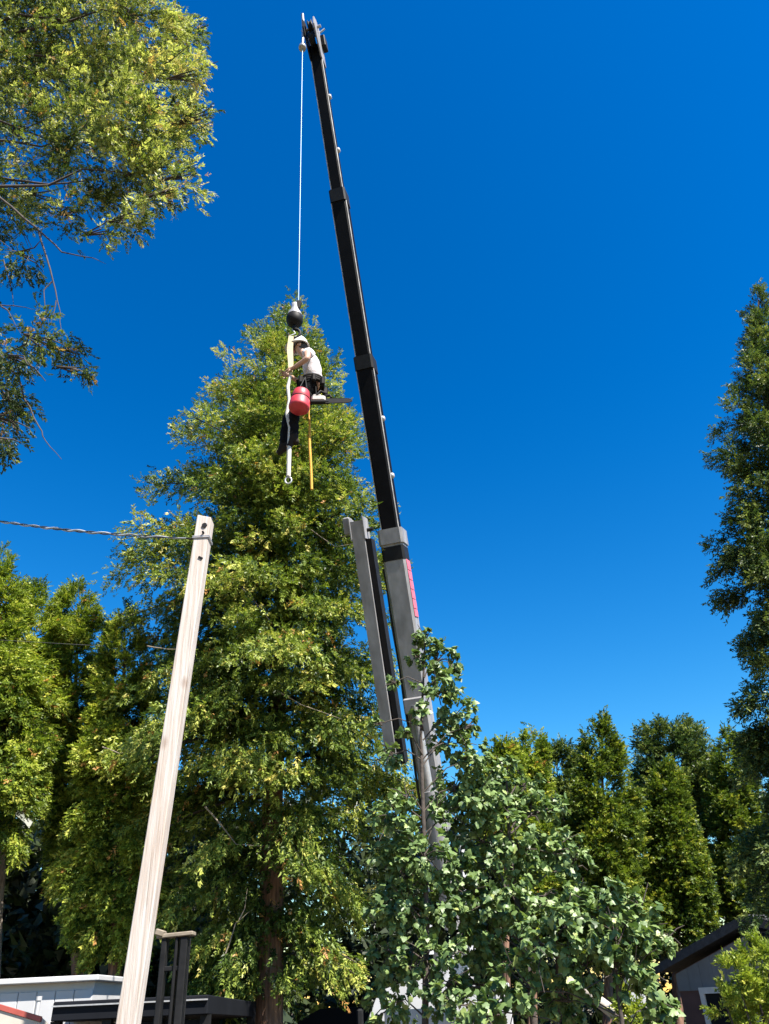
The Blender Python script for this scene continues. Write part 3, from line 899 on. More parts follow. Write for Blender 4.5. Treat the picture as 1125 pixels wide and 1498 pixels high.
# twisted service wire
wroot = thing('service_wire', 'pale twisted service wire strung from the post to beyond the left edge', 'wire', at)
a0, a1 = at + Vector((-.09, 0, .01)), U(-120, 738, 10.5)
for s_, rr in ((0, .006), (1, .010)):
    b = MB(); pts = []
    for i in range(141):
        q = i / 140
        p = a0.lerp(a1, q) + Vector((0, 0, -.30 * 4 * q * (1 - q) * .35))
        an = q * 2 * math.pi * 13 + s_ * math.pi
        rad_ = .011 * min(1, q * 12)
        p += Vector((0, math.cos(an), math.sin(an))) * rad_
        pts.append(p)
    b.tube(pts, [rr * (.75 + .5 * min(1, i / 40)) for i in range(141)], n=6)
    b.build('strand', M['wire'] if s_ == 1 else M['dark_wire'], wroot)
b = MB()
pts = [U(-40, 934, 11.0).lerp(U(150, 945, 11.4), i / 12) for i in range(13)]
b.tube(pts, .004, n=5)
o = b.build('thin_wire', M['dark_wire'], None, origin=pts[0])
tag(o, 'thin dark wire crossing the sunlit conifers near the left edge', 'wire')

# ------------------------------------------------------------------ crane truck
Tip, Bas = U(462, 72, 8.4), U(642, 1215, 13.2)
ba = (Tip - Bas).normalized()
to_cam = (Vector((0, 0, EYE)) - Bas.lerp(Tip, .5)); to_cam = (to_cam - ba * to_cam.dot(ba)).normalized()
side_u = ba.cross(to_cam).normalized()
if side_u.x < 0: side_u = -side_u
side_u = (Matrix.Rotation(R_(-10), 3, ba) @ side_u) if True else side_u
down_v = ba.cross(side_u).normalized()
if down_v.dot(to_cam) < 0:
    sgn = -1
    down_v = -down_v
else:
    sgn = 1


def on_boom(px, py):
    """point on the boom's axis nearest to that pixel's row"""
    lo, hi = 0.0, 1.0
    for _ in range(40):
        md = (lo + hi) / 2
        p = Bas.lerp(Tip, md)
        q = CR.transposed() @ (p - Vector((0, 0, EYE)))
        yy = 749 - q.y / -q.z * FPX
        if yy > py: lo = md
        else: hi = md
    return Bas.lerp(Tip, (lo + hi) / 2)


ground_c = Vector((Bas.x + .2, 13.4, gz(0, 13.4)))
crane = thing('crane_truck', 'crane truck parked behind the leafy trees with its long black boom raised', 'crane truck', ground_c)


def section(p0, p1, w0, w1, m, deep=1.15, name='boom_section', cham=.22):
    def sec(w):
        h = w * deep
        c = w * cham
        # v points away from the lens side or towards it depending on sgn; underside chamfered
        pts = [(-w / 2, -h / 2), (w / 2, -h / 2), (w / 2, h / 2 - c), (w / 2 - c, h / 2), (-w / 2 + c, h / 2), (-w / 2, h / 2 - c)]
        return [(x, y * sgn) for x, y in pts] if sgn > 0 else [(x, y * sgn) for x, y in reversed(pts)]
    b_ = MB()
    b_.prism(p0, p1, sec(w0), sec(w1), side_u)
    return b_.build(name, m, crane)


def wpx(px, p): return px / ppm(p)


rows = [(1235, 785, 34, 36, 'grey_paint'), (815, 533, 27, 27.5, 'black_paint'), (560, 290, 23, 23.5, 'black_paint'), (310, 72, 18.0, 17, 'black_paint')]
for (y0, y1, w0, w1, mm) in rows:
    p0, p1 = on_boom(0, y0), on_boom(0, y1)
    s_ = section(p0, p1, wpx(w0 * .92, p0), wpx(w1 * .92, p1), M[mm], cham=.1)
    if mm == 'black_paint':
        # pale rails along the two lower edges: lit flange lines put into colour
        for sd in (-1, 1):
            b = MB()
            off = lambda p, w: p + side_u * (sd * wpx(w * .46, p) * 1.0) + down_v * (wpx(w * .92, p) * .46)
            b.tube([off(p0, w0), off(p1, w1)], [wpx(1.15, p0), wpx(1.0, p1)], n=5)
            b.build('lit_edge_strip', M['lit_edge'], s_, origin=None)
    # collar at the open end
    if y1 > 100:
        a_, c_ = p1 - ba * .16, p1 + ba * .10
        w = wpx(w1 * .92, p1) * 1.1
        section(a_, c_, w, w, M['grey_paint'] if mm == 'grey_paint' else M['dark_steel'], name='boom_collar', cham=.1)
# dark pad whose tone paints the shaded hollow under the base collar
p = on_boom(0, 812)
section(p - ba * .12, p + ba * .12, wpx(33.4, p), wpx(33.4, p), M['dark_steel'], name='hollow_shade_pad', cham=.1, deep=1.165)
# red lettering band on the right-hand side of the base section
b = MB()
for (y0, y1) in ((905, 894), (893, 880), (879, 866), (865, 852), (851, 838), (837, 822)):
    p0, p1 = on_boom(0, y0), on_boom(0, y1)
    for k, (u0, u1) in enumerate(((-.36, -.06), (-.05, .12), (.13, .38))):
        w = wpx(36 * .92, p0)
        c0 = p0.lerp(p1, .5) + side_u * (w / 2 + .006) + down_v * (w * 1.15 * (u0 + u1) / 2)
        rm = Matrix((ba, down_v, side_u)).transposed()
        b.box(c0, ((p1 - p0).length * .97, w * 1.15 * (u1 - u0), .008), rm)
b.build('red_lettering', M['red_decal'], crane)
# small rollers along the right edge
for (y, w) in ((147, 17.5), (225, 18), (617, 26), (700, 27)):
    p = on_boom(0, y)
    b = MB()
    b.lathe(p + side_u * (wpx(w * .46, p) + .01) + down_v * wpx(w * .2, p), side_u, [(0, -.02), (.05, -.02), (.055, .02), (.035, .05), (0, .05)], n=10)
    b.build('side_roller', M['white_paint'], crane)
# boom head: two cheek plates, sheaves, pins, anti-two-block arm
hd = thing('boom_head', None, None, Tip - crane.location); hd.parent = crane
left = -side_u
h0 = Tip - ba * .1
pl = []
for k in (-1, 1):
    b = MB()
    c = down_v * .06
    o_ = side_u * (.11 * k)
    prof = [(-.25, -.16), (.2, -.18), (.52, -.05), (.62, .12), (.55, .32), (.30, .42), (.0, .30), (-.25, .18)]
    vv = [h0 + ba * x + down_v * y + o_ + side_u * t for t in (-.012, .012) for x, y in prof]
    n = len(prof)
    b.add(vv, [tuple(range(n)), tuple(range(2 * n - 1, n - 1, -1))] + [(i, (i + 1) % n, n + (i + 1) % n, n + i) for i in range(n)])
    b.build('cheek_plate', M['grey_paint'] if k > 0 else M['dark_steel'], hd)
for (x, y) in ((.45, .15), (.12, .22)):
    b = MB()
    b.lathe(h0 + ba * x + down_v * y - side_u * .04, side_u, [(0, 0), (.16, 0), (.13, .025), (.13, .055), (.16, .08), (0, .08)], n=22)
    b.build('sheave', M['dark_steel'], hd)
b = MB()
b.tube([h0 + ba * .45 + down_v * .15 - side_u * .2, h0 + ba * .45 + down_v * .15 + side_u * .2], .03, n=10)
b.tube([h0 + ba * .30 + down_v * .0 - side_u * .18, h0 + ba * .62 - down_v * .12 + side_u * .22], .02, n=8)
b.build('head_pin', M['pale_steel'], hd)
b = MB()
q0 = h0 + ba * .5 + down_v * .2 + left * .12
b.tube([q0 + ba * .3, q0 + left * .02, q0 + Vector((0, 0, -.75)) + left * .03], [.028, .03, .026], n=8)
b.lathe(q0 + Vector((0, 0, -.80)) + left * .03, (0, 0, 1), [(0, 0), (.07, 0), (.075, .06), (.03, .12), (0, .12)], n=12)
b.build('limit_switch_arm', M['pale_steel'], hd)
b = MB()
b.box(h0 + ba * .28 - down_v * .12 + side_u * .16, (.1, .22, .26), Matrix((side_u, down_v, ba)).transposed(), .015)
b.build('head_lamp_box', M['dark_steel'], hd)

# stowed jib alongside the boom, left of it
j0, j1 = U(577, 1118, 12.0), U(524, 764, 10.6)
ja = (j1 - j0).normalized()
b = MB()
w0, w1 = wpx(15, j0), wpx(18, j1)
b.prism(j0, j1, [(-w0 * .5, -.16), (w0 * .5, -.16), (w0 * .5, .16), (-w0 * .5, .16)], [(-w1 * .5, -.16), (w1 * .5, -.16), (w1 * .5, .16), (-w1 * .5, .16)], side_u)
jib = b.build('stowed_jib', M['grey_paint'], crane)
b = MB()
for k in (-1, 1):
    rr_ = w1 * .5
    b.box(j1 - ja * .12 + side_u * (k * (rr_ + .012)), (.024, .36, .36), Matrix((side_u, ja.cross(side_u), ja)).transposed(), .006)
b.box(j1 - ja * .04 - side_u * .17, (.12, .2, .28), Matrix((side_u, ja.cross(side_u), ja)).transposed(), .02)
b.build('jib_bracket', M['grey_paint'], jib)
b = MB()
b.prism(j0 + side_u * (w0 * .5 + .07), j1 - ja * .3 + side_u * (w1 * .5 + .05), [(-.04, -.10), (.04, -.10), (.04, .16), (-.04, .16)], [(-.04, -.10), (.04, -.10), (.04, .16), (-.04, .16)], side_u)
b.build('jib_shade_strip', M['dark_steel'], jib)  # dark strip put in for the jib's shaded right side
b = MB()
b.tube([j1 - ja * .15 - side_u * .2, j1 - ja * .15 + side_u * .22], .03, n=10)
b.build('jib_pin', M['dark_steel'], jib)
b = MB()
b.tube([j0.lerp(j1, .45) - side_u * .05, j0.lerp(j1, .45) + side_u * .16], .03, n=8)
b.build('jib_pin', M['dark_steel'], jib)
# lift cylinder under the boom
c0, c1 = Bas + down_v * .1 - ba * 1.2 + Vector((0, -.3, -.2)), on_boom(0, 1030) + down_v * .42
b = MB(); b.tube([c0, c0.lerp(c1, .6)], .13, n=16); b.build('lift_cylinder', M['grey_paint'], crane)
b = MB(); b.tube([c0.lerp(c1, .58), c1], .07, n=14); b.build('cylinder_rod', M['pale_steel'], crane)
b = MB(); b.box(c1 - down_v * .1, (.34, .3, .24), Matrix((side_u, down_v, ba)).transposed(), .02); b.build('cylinder_mount', M['grey_paint'], crane)
b = MB()
hp = []
for i in range(15):
    q = i / 14
    p = on_boom(0, 1180).lerp(on_boom(0, 830), q)
    hp.append(p - side_u * (wpx(17, p) + .02) + down_v * (.10 + .035 * math.sin(q * 19)) + ba * 0)
b.tube(hp, .022, n=6)
b.build('hydraulic_hose', M['rubber'], crane)
# turret, column, truck
b = MB()
G = crane.location
pv = Bas - ba * .5
for k in (-1, 1):
    b.prism(pv + Vector((k * .3, .1, -1.2)), pv + Vector((k * .3, 0, .25)), [(-.04, -.5), (.04, -.5), (.04, .5), (-.04, .5)], [(-.04, -.2), (.04, -.2), (.04, .2), (-.04, .2)], (1, 0, 0))
b.tube([pv + Vector((-.4, 0, 0)), pv + Vector((.4, 0, 0))], .12, n=12)
b.build('turret', M['white_paint'], crane)
b = MB()
colb = Vector((pv.x, 13.5, G.z + 1.15))
b.tube([colb, Vector((pv.x, 13.5, pv.z - 1.15))], .26, n=20)
b.build('slew_column', M['white_paint'], crane)
b = MB()
b.box((G.x + 3.1, 13.5, G.z + 1.05), (6.6, 2.2, .22), None, .02)
b.box((G.x + 2.9, 13.5, G.z + .75), (7.2, .9, .38), None, .02)
b.build('truck_bed', M['white_paint'], crane)
b = MB()
cx, cy, cz = G.x - .75, 13.5, G.z
cabp = [(-1.0, .5), (-1.0, 1.25), (-.85, 1.45), (-.45, 2.28), (.0, 2.4), (.85, 2.4), (.9, .5)]
vv = [Vector((cx + x, cy + t, cz + z)) for t in (-1.08, 1.08) for x, z in cabp]
n = len(cabp)
b.add(vv, [tuple(range(n - 1, -1, -1)), tuple(range(n, 2 * n))] + [(i, n + i, n + (i + 1) % n, (i + 1) % n)[::-1] for i in range(n)])
b.build('cab', M['white_paint'], crane)
b = MB()
b.add([Vector((cx - .87, cy - .95, cz + 1.47)), Vector((cx - .87, cy + .95, cz + 1.47)), Vector((cx - .48, cy + .9, cz + 2.26)), Vector((cx - .48, cy - .9, cz + 2.26))], [(0, 1, 2, 3)])
b.build('windscreen', M['glass'], crane)
b = MB()
b.box((cx + .1, cy - 1.085, cz + 1.75), (.95, .012, .62)); b.build('side_window', M['glass'], crane)
for k in (-1, 1):
    b = MB(); b.box((cx - 1.005, cy + k * .8, cz + .95), (.03, .3, .18), None, .01); b.build('headlight', M['lamp'], crane)
    b = MB(); b.box((cx - .7, cy + k * 1.25, cz + 1.9), (.08, .16, .38), None, .02); b.build('mirror', M['dark_steel'], crane)
for wx in (-1.0, 3.4, 4.6):
    for k in (-1, 1):
        b = MB()
        c = Vector((G.x + wx, 13.5 + k * .95, G.z + .5))
        b.lathe(c, (0, 1, 0), [(.28, -.14), (.46, -.14), (.5, -.08), (.5, .08), (.46, .14), (.28, .14)], n=24)
        w_ = b.build('wheel', M['rubber'], crane)
        b = MB(); b.lathe(c, (0, 1, 0), [(0, -.1), (.12, -.12), (.28, -.1), (.28, .1), (.12, .12), (0, .1)], n=20); b.build('rim', M['pale_steel'], w_)
for wx in (.35, 2.0):
    b = MB()
    b.box((G.x + wx, 12.1, G.z + .75), (.18, 1.3, .2), None, .02)
    b.box((G.x + wx, 11.5, G.z + 1.35), (.2, .2, 1.9), None, .02)
    b.box((G.x + wx, 11.5, G.z + .2), (.14, .14, .5), None, .01)
    b.box((G.x + wx, 11.5, G.z + .0), (.5, .5, .12), None, .02)
    b.build('outrigger', M['white_paint'], crane)

# ------------------------------------------------------------------ hoist cable, ball, rigging
hook_p = U(431, 466, 8.2)
cab_top = q0 + Vector((0, 0, -.75)) + left * .03
cab_bot = hook_p + Vector((.05, 0, .26))
b = MB(); b.tube([cab_top, cab_top.lerp(cab_bot, .5), cab_bot], .0085, n=8)
o = b.build('hoist_cable', M['cable'], None, origin=cab_bot)
tag(o, 'thin pale steel cable hanging plumb from the boom tip to the black ball', 'cable')
ball = thing('headache_ball', 'black weighted hook ball with pale cap above the climber', 'crane hook', hook_p)
b = MB()
b.lathe(hook_p, (0, 0, 1), [(0, -.145), (.06, -.14), (.106, -.10), (.123, -.045), (.122, 0), (.110, .045)], n=22)
b.build('ball', M['dark_steel'], ball)
b = MB()
b.lathe(hook_p, (0, 0, 1), [(.111, .046), (.098, .10), (.066, .16), (.05, .22), (.045, .30), (0, .31)], n=22)
b.build('cap', M['pale_steel'], ball)
b = MB()
b.box(hook_p + Vector((.05, 0, .27)), (.07, .07, .16), Matrix.Rotation(.2, 3, 'Y'), .01)
b.build('wedge_socket', M['dark_steel'], ball)
b = MB()
ang = [i / 14 * 1.55 * math.pi for i in range(15)]
hk = hook_p + Vector((0, 0, -.30))
b.tube([hook_p + Vector((0, 0, -.15)), hook_p + Vector((0, 0, -.2))] + [hk + Vector((math.sin(a) * .085, 0, math.cos(a) * .085)) for a in ang], [.03, .028] + [.026 - .012 * i / 14 for i in range(15)], n=8)
b.build('hook', M['dark_steel'], ball)
b = MB(); b.tube([hk + Vector((-.03, 0, .085)), hk + Vector((.02, 0, .0)), hk + Vector((-.07, 0, -.045))], .009, n=6); b.build('latch', M['pale_steel'], ball)

sl_top = hk + Vector((-.04, -.02, -.07))
sl_bot = U(425, 548, 8.2)


def ribbon(mb, pts, w, t):
    for i in range(len(pts) - 1):
        p0, p1 = Vector(pts[i]), Vector(pts[i + 1])
        wa = w if not hasattr(w, '__len__') else w[i]
        wb = w if not hasattr(w, '__len__') else w[i + 1]
        mb.prism(p0, p1, [(-wa / 2, -t), (wa / 2, -t), (wa / 2, t), (-wa / 2, t)], [(-wb / 2, -t), (wb / 2, -t), (wb / 2, t), (-wb / 2, t)], (1, .25, 0))


b = MB(); ribbon(b, [sl_top, sl_top.lerp(sl_bot, .35) + Vector((-.015, 0, 0)), sl_top.lerp(sl_bot, .7), sl_bot], [.07, .085, .075, .05], .008)
o = b.build('lifting_sling', M['strap'], None, origin=sl_bot)
tag(o, 'cream webbing sling hanging from the crane hook before the climber\'s face', 'sling')
b = MB(); ribbon(b, [hk + Vector((.05, .02, -.06)), U(442, 505, 8.3), U(447, 520, 8.45)], .035, .005)
o = b.build('climbing_line', M['white_rope'], None, origin=hk)
tag(o, 'short pale line running from the crane hook down behind the climber\'s helmet', 'rope')
wr = [sl_bot + Vector((-.0, 0, -.03)), U(421, 566, 8.2), U(423, 585, 8.2), U(420, 605, 8.2), U(424, 625, 8.2), U(423, 660, 8.2), U(422, 697, 8.2)]
b = MB(); b.tube(wr, [.022, .026, .02, .03, .022, .03, .028], n=8)
rope = thing('white_rope', 'white rope hanging past the red bucket with a ring at its end', 'rope', wr[-1])
b.build('strand', M['white_rope'], rope)
b = MB()
rc = wr[-1] + Vector((0, 0, -.06))
b.tube([rc + Vector((math.sin(i / 16 * 2 * math.pi) * .04, .0, math.cos(i / 16 * 2 * math.pi) * .05)) for i in range(17)], .011, n=7)
b.build('ring', M['pale_steel'], rope)
b = MB()
b.tube([U(453, 588, 8.3), U(452, 606, 8.3), U(453, 622, 8.3), U(453, 650, 8.3), U(455, 685, 8.3), U(456, 716, 8.3)], [.007, .008, .016, .018, .017, .018], n=8)
o = b.build('yellow_rope', M['yellow_rope'], None, origin=U(455, 700, 8.3))
tag(o, 'orange-yellow rope dangling below the chainsaw', 'rope')

# ------------------------------------------------------------------ the climber
O = U(451, 570, 8.32)
PS = 1.12


def L(x, y, z): return O + Vector((x, y, z)) * PS


def skin_mesh(name, verts, edges, radii, m, parent, root=0, sub=2):
    me = bpy.data.meshes.new(name)
    me.from_pydata([Vector(v) - parent_world(parent) for v in verts], edges, [])
    o = link(name, me, m, parent)
    bpy_sk = o.modifiers.new('skin', 'SKIN')
    if not me.skin_vertices: return o
    for i, sv in enumerate(me.skin_vertices[0].data):
        r = radii[i]
        sv.radius = (r, r) if not hasattr(r, '__len__') else r
        sv.use_root = (i == root)
    bpy_sk.use_smooth_shade = True
    ss = o.modifiers.new('sub', 'SUBSURF')
    ss.levels = ss.render_levels = sub
    return o


man = thing('person', 'person in white T-shirt and white helmet hanging in a harness beside the cedar top', 'person', L(0, 0, 0))
J = dict(pel=(0.02, 0, 0), waist=(.075, 0, .18), chest=(.06, 0, .38), neck0=(-.02, 0, .52), neck1=(-.065, 0, .585), head0=(-.105, 0, .645), head1=(-.12, 0, .72), crown=(-.11, 0, .78),
         lsh=(.0, -.17, .49), lel=(.015, -.26, .27), lwr=(-.17, -.15, .23), rsh=(.0, .17, .49), rel=(-.10, .24, .30), rwr=(-.25, .06, .30),
         lhip=(.0, -.095, -.06), lkn=(-.15, -.11, -.40), lan=(-.15, -.10, -.83), lto=(-.22, -.10, -.95), rhip=(.0, .095, -.05), rkn=(-.27, .12, -.35), ran=(-.30, .12, -.77), rto=(-.38, .12, -.86))
names = list(J)
idx = {k: i for i, k in enumerate(names)}
E = [('pel', 'waist'), ('waist', 'chest'), ('chest', 'neck0'), ('neck0', 'neck1'), ('neck1', 'head0'), ('head0', 'head1'), ('head1', 'crown'), ('chest', 'lsh'), ('lsh', 'lel'), ('lel', 'lwr'),
     ('chest', 'rsh'), ('rsh', 'rel'), ('rel', 'rwr'), ('pel', 'lhip'), ('lhip', 'lkn'), ('lkn', 'lan'), ('lan', 'lto'), ('pel', 'rhip'), ('rhip', 'rkn'), ('rkn', 'ran'), ('ran', 'rto')]
Rr = dict(pel=.12, waist=.11, chest=(.12, .14), neck0=.07, neck1=.052, head0=.07, head1=.088, crown=.06, lsh=.062, lel=.043, lwr=.03, rsh=.062, rel=.043, rwr=.03,
          lhip=.085, lkn=.058, lan=.04, lto=.03, rhip=.085, rkn=.058, ran=.04, rto=.03)
verts = [L(*J[k]) for k in names]
edges = [(idx[a], idx[b_]) for a, b_ in E]
radii = [Rr[k] for k in names]


def add_hand(wr, dirv, curl, spread):
    w = Vector(J[wr])
    dv = Vector(dirv).normalized(); sp = Vector(spread).normalized(); cu = Vector(curl).normalized()
    def vtx(p, r):
        verts.append(L(*p)); radii.append(r); return len(verts) - 1
    palm = vtx(w + dv * .05, .026)
    edges.append((idx[wr], palm))
    for k, ln in ((-1.5, .065), (-.5, .078), (.5, .082), (1.5, .072)):
        a = vtx(w + dv * .085 + sp * (.019 * k), .0095)
        b_ = vtx(w + dv * (.085 + ln * .45) + sp * (.021 * k) + cu * .018, .0085)
        c = vtx(w + dv * (.085 + ln * .62) + sp * (.021 * k) + cu * .052, .0075)
        edges.extend([(palm, a), (a, b_), (b_, c)])
    a = vtx(w + dv * .05 + sp * -.042 + cu * .012, .0105)
    b_ = vtx(w + dv * .085 + sp * -.058 + cu * .04, .009)
    edges.extend([(palm, a), (a, b_)])


add_hand('lwr', (-.9, .35, .05), (0, .5, -.8), (.1, .6, .7))
add_hand('rwr', (-.8, -.4, .05), (0, -.6, -.6), (.1, -.6, .7))
body = skin_mesh('body', verts, edges, radii, M['skin'], man, root=0)


def garment(name, keys, grow, m, cut=None, parent=man):
    vi = {k: i for i, k in enumerate(keys)}
    vv, rr_ = [], []
    for k in keys:
        p = Vector(J[k])
        if cut and k in cut:
            a_, f_ = cut[k]
            p = Vector(J[a_]).lerp(p, f_)
        vv.append(L(*p))
        r = Rr[k]
        if cut and k in cut: r = Rr[cut[k][0]] * .9 if not hasattr(Rr[cut[k][0]], '__len__') else .06
        rr_.append(tuple(x + grow for x in r) if hasattr(r, '__len__') else r + grow)
    ee = [(vi[a], vi[b_]) for a, b_ in E if a in vi and b_ in vi]
    return skin_mesh(name, vv, ee, rr_, m, parent)


garment('shirt', ['pel', 'waist', 'chest', 'neck0', 'lsh', 'lel', 'rsh', 'rel'], .02, M['shirt'], cut={'lel': ('lsh', .55), 'rel': ('rsh', .55), 'pel': ('waist', .7)})
garment('trousers', ['pel', 'lhip', 'lkn', 'lan', 'rhip', 'rkn', 'ran'], .018, M['trousers'])
for s_ in ('l', 'r'):
    an, to = Vector(J[s_ + 'an']), Vector(J[s_ + 'to'])
    kn = Vector(J[s_ + 'kn'])
    skin_mesh('boot', [L(*an.lerp(kn, .25)), L(*an), L(*(an + (to - an) * .25 + Vector((.06, 0, -.05)))), L(*(an.lerp(to, .6) + Vector((0, 0, -.03)))), L(*to)], [(0, 1), (1, 2), (1, 3), (3, 4)], [.062, .056, .042, .047, .04], M['boot'], man, root=1)
tx_ = bpy.data.textures.new('creases', 'CLOUDS'); tx_.noise_scale = .085; tx_.noise_depth = 2
for o in man.children:
    if o.name.startswith(('shirt', 'trousers')):
        dm = o.modifiers.new('creases', 'DISPLACE'); dm.texture = tx_; dm.strength = .045; dm.mid_level = .45; dm.texture_coords = 'LOCAL'
# hair, helmet with brim, face
hc = Vector(L(*J['head1']))
b = MB()
for px_ in (0,):
    b.lathe(hc + Vector((.034, 0, -.01)), (.3, 0, 1), [(.05, -.085), (.07, -.06), (.078, -.02), (.078, .03), (.06, .06), (0, .07)], n=18)
b.build('hair', M['hair'], man)
tilt = Vector((-.22, 0, 1)).normalized()
b = MB()
b.lathe(hc + Vector((-.005, 0, .012)), tilt, [(.136, -.02), (.135, .02), (.128, .07), (.108, .118), (.072, .148), (.025, .162), (0, .163)], n=24)
hat = b.build('helmet', M['hat'], man)
b = MB()
hx = hc + Vector((-.005, 0, .012)) - tilt * .012
bm_v, bm_f = [], []
fw = Vector((-1, 0, -.1)).normalized(); lt = Vector((0, 1, 0))
for i in range(25):
    a = 2 * math.pi * i / 24
    ext = .012 + .065 * max(0, math.cos(a)) ** 1.5
    for r_, dz in ((.124, .0), (.136 + ext, -.012 * max(0, math.cos(a)))):
        for t in (.0, .008):
            bm_v.append(hx + fw * (math.cos(a) * r_) + lt * (math.sin(a) * r_) + tilt * (dz + t))
for i in range(24):
    a0_, b0_ = i * 4, (i + 1) * 4
    for (p_, q_) in ((0, 2), (2, 3), (3, 1), (1, 0)):
        bm_f.append((a0_ + p_, b0_ + p_, b0_ + q_, a0_ + q_))
b.add(bm_v, bm_f, True)
b.build('brim', M['hat'], hat)
b = MB()
fc = hc + Vector((-.082, 0, -.012))
b.lathe(fc + Vector((-.004, 0, -.03)), (-1, 0, -.2), [(.017, -.01), (.014, .008), (.006, .022), (0, .024)], n=10)
for k in (-1, 1):
    b.lathe(hc + Vector((.005, k * .085, -.02)), (0, k, 0), [(.026, -.012), (.03, .004), (.018, .012), (0, .008)], n=10)
b.build('nose_and_ears', M['skin'], man)
for k in (-1, 1):
    b = MB(); b.lathe(fc + Vector((.010, k * .032, .004)), (-1, 0, 0), [(.011, -.004), (.009, .004), (0, .007)], n=10); b.build('eye', M['hair'], man)
b = MB(); b.box(fc + Vector((.006, 0, -.072)), (.012, .042, .008)); b.build('mouth', M['red_decal'], man)
# harness belt with pouches and leg loops
b = MB()
bt = L(.035, 0, .07)
ring_ = []
for i in range(25):
    a = 2 * math.pi * i / 24
    ring_.append(bt + Vector((math.cos(a) * .165, math.sin(a) * .175, .02 * math.cos(a))))
for dz in (-.035, 0, .035):
    b.tube([p + Vector((0, 0, dz)) for p in ring_], .026, n=7)
for a, s_ in ((-.6, .1), (-1.3, .12), (-2.2, .11), (.4, .12)):
    b.box(bt + Vector((math.cos(a) * .20, math.sin(a) * .21, -.05)), (.08, .06, .14), Matrix.Rotation(a, 3, 'Z'), .02)
b.build('harness_belt', M['leather'], man)
for k, hp, kn in ((-1, 'lhip', 'lkn'), (1, 'rhip', 'rkn')):
    b = MB()
    c = Vector(J[hp]).lerp(Vector(J[kn]), .3); dv = (Vector(J[kn]) - Vector(J[hp])).normalized()
    b.lathe(L(*c), dv, [(.102, -.03), (.112, -.03), (.112, .03), (.102, .03)], n=18)
    b.build('leg_loop', M['leather'], man)

# red bucket hung from the harness
bk = U(437, 599, 7.98)
buc = thing('red_bucket', 'red two-tier bucket slung under the climber\'s belt', 'bucket', bk)
b = MB()
tl = (.10, .05, 1)
b.lathe(bk, tl, [(0, 0), (.12, 0), (.136, .018), (.139, .04), (.130, .15), (.124, .16), (.124, .172), (.128, .178), (.106, .30), (.10, .31), (.092, .30), (.085, .1)], n=26)
b.build('shell', M['bucket'], buc)
b = MB(); b.lathe(bk, tl, [(.1255, .157), (.129, .159), (.129, .173), (.1255, .175)], n=26); b.build('band', M['dark_steel'], buc)
b = MB()
tv = Vector(tl).normalized()
for k in (-1, 1):
    b.tube([bk + tv * .29 + Vector((.09 * k, 0, 0)), bk + tv * .42 + Vector((.05 * k, .05, 0)), L(-.02, -.17, .05)], .008, n=6)
b.build('bail', M['dark_steel'], buc)

# chainsaw hanging at the climber's hip
sw = U(466, 585, 8.12)
saw = thing('chainsaw', 'chainsaw hanging behind the climber\'s hip with its bar pointing right', 'chainsaw', sw)
b = MB(); b.box(sw, (.19, .11, .10), Matrix.Rotation(.06, 3, 'Y'), .022); b.box(sw + Vector((-.02, 0, .055)), (.11, .09, .03), None, .01); b.build('motor_housing', M['saw'], saw)
b = MB(); b.box(sw + Vector((.02, -.03, -.065)), (.27, .06, .05), Matrix.Rotation(.06, 3, 'Y'), .015); b.build('clutch_cover', M['dark_steel'], saw)
b = MB()
bar = [(.08, -.035), (.38, -.03), (.42, -.015), (.43, .0), (.42, .015), (.38, .03), (.08, .035)]
bo = sw + Vector((.02, -.05, -.06))
rb = Matrix.Rotation(.05, 3, 'Y')
vv = [bo + rb @ Vector((x, t, z)) for t in (-.005, .005) for x, z in bar]
n = len(bar)
b.add(vv, [tuple(range(n)), tuple(range(2 * n - 1, n - 1, -1))] + [(i, (i + 1) % n, n + (i + 1) % n, n + i) for i in range(n)])
b.build('guide_bar', M['dark_steel'], saw)
b = MB(); b.tube([bo + rb @ Vector((x, 0, z * 1.12)) for x, z in bar], .007, n=5); b.build('chain', M['leather'], saw)
b = MB()
b.tube([sw + Vector((-.02, -.05, .05)), sw + Vector((.03, -.05, .11)), sw + Vector((.09, 0, .115)), sw + Vector((.1, .05, .05))], .014, n=8)
b.tube([sw + Vector((.06, 0, .05)), sw + Vector((.15, 0, .075)), sw + Vector((.17, 0, .03))], .018, n=8)
b.build('handle', M['dark_steel'], saw)
b = MB(); b.tube([sw + Vector((-.03, 0, .06)), L(.10, -.10, .02), L(.1, -.1, .05)], .007, n=6); b.build('lanyard', M['leather'], saw)

# ------------------------------------------------------------------ house with the dark gable
nrm = Vector((-.86, -.51, 0)).normalized()
run = Vector((.51, -.86, 0)).normalized()            # along the gable wall, towards the right and the lens
pk = U(1097, 1347, 16.0)


def on_plane(px, py):
    v = CR @ Vector(((px - 562.5) / FPX, -(py - 749.0) / FPX, -1.0))
    t = (pk - Vector((0, 0, EYE))).dot(nrm) / v.dot(nrm)
    return Vector((0, 0, EYE)) + v * t


ev = on_plane(968, 1420)
half = (ev - pk).dot(run) * -1
drop = pk.z - ev.z
hz0 = gz(0, 16)
hroot = thing('house', 'small dark grey gabled house half hidden behind the leafy shrub', 'house', Vector((pk.x, pk.y, hz0)))
back_v = -nrm * 8.0


def wallp(s_, z, o_=0): return Vector((pk.x, pk.y, 0)) + run * s_ + Vector((0, 0, z)) + nrm * o_


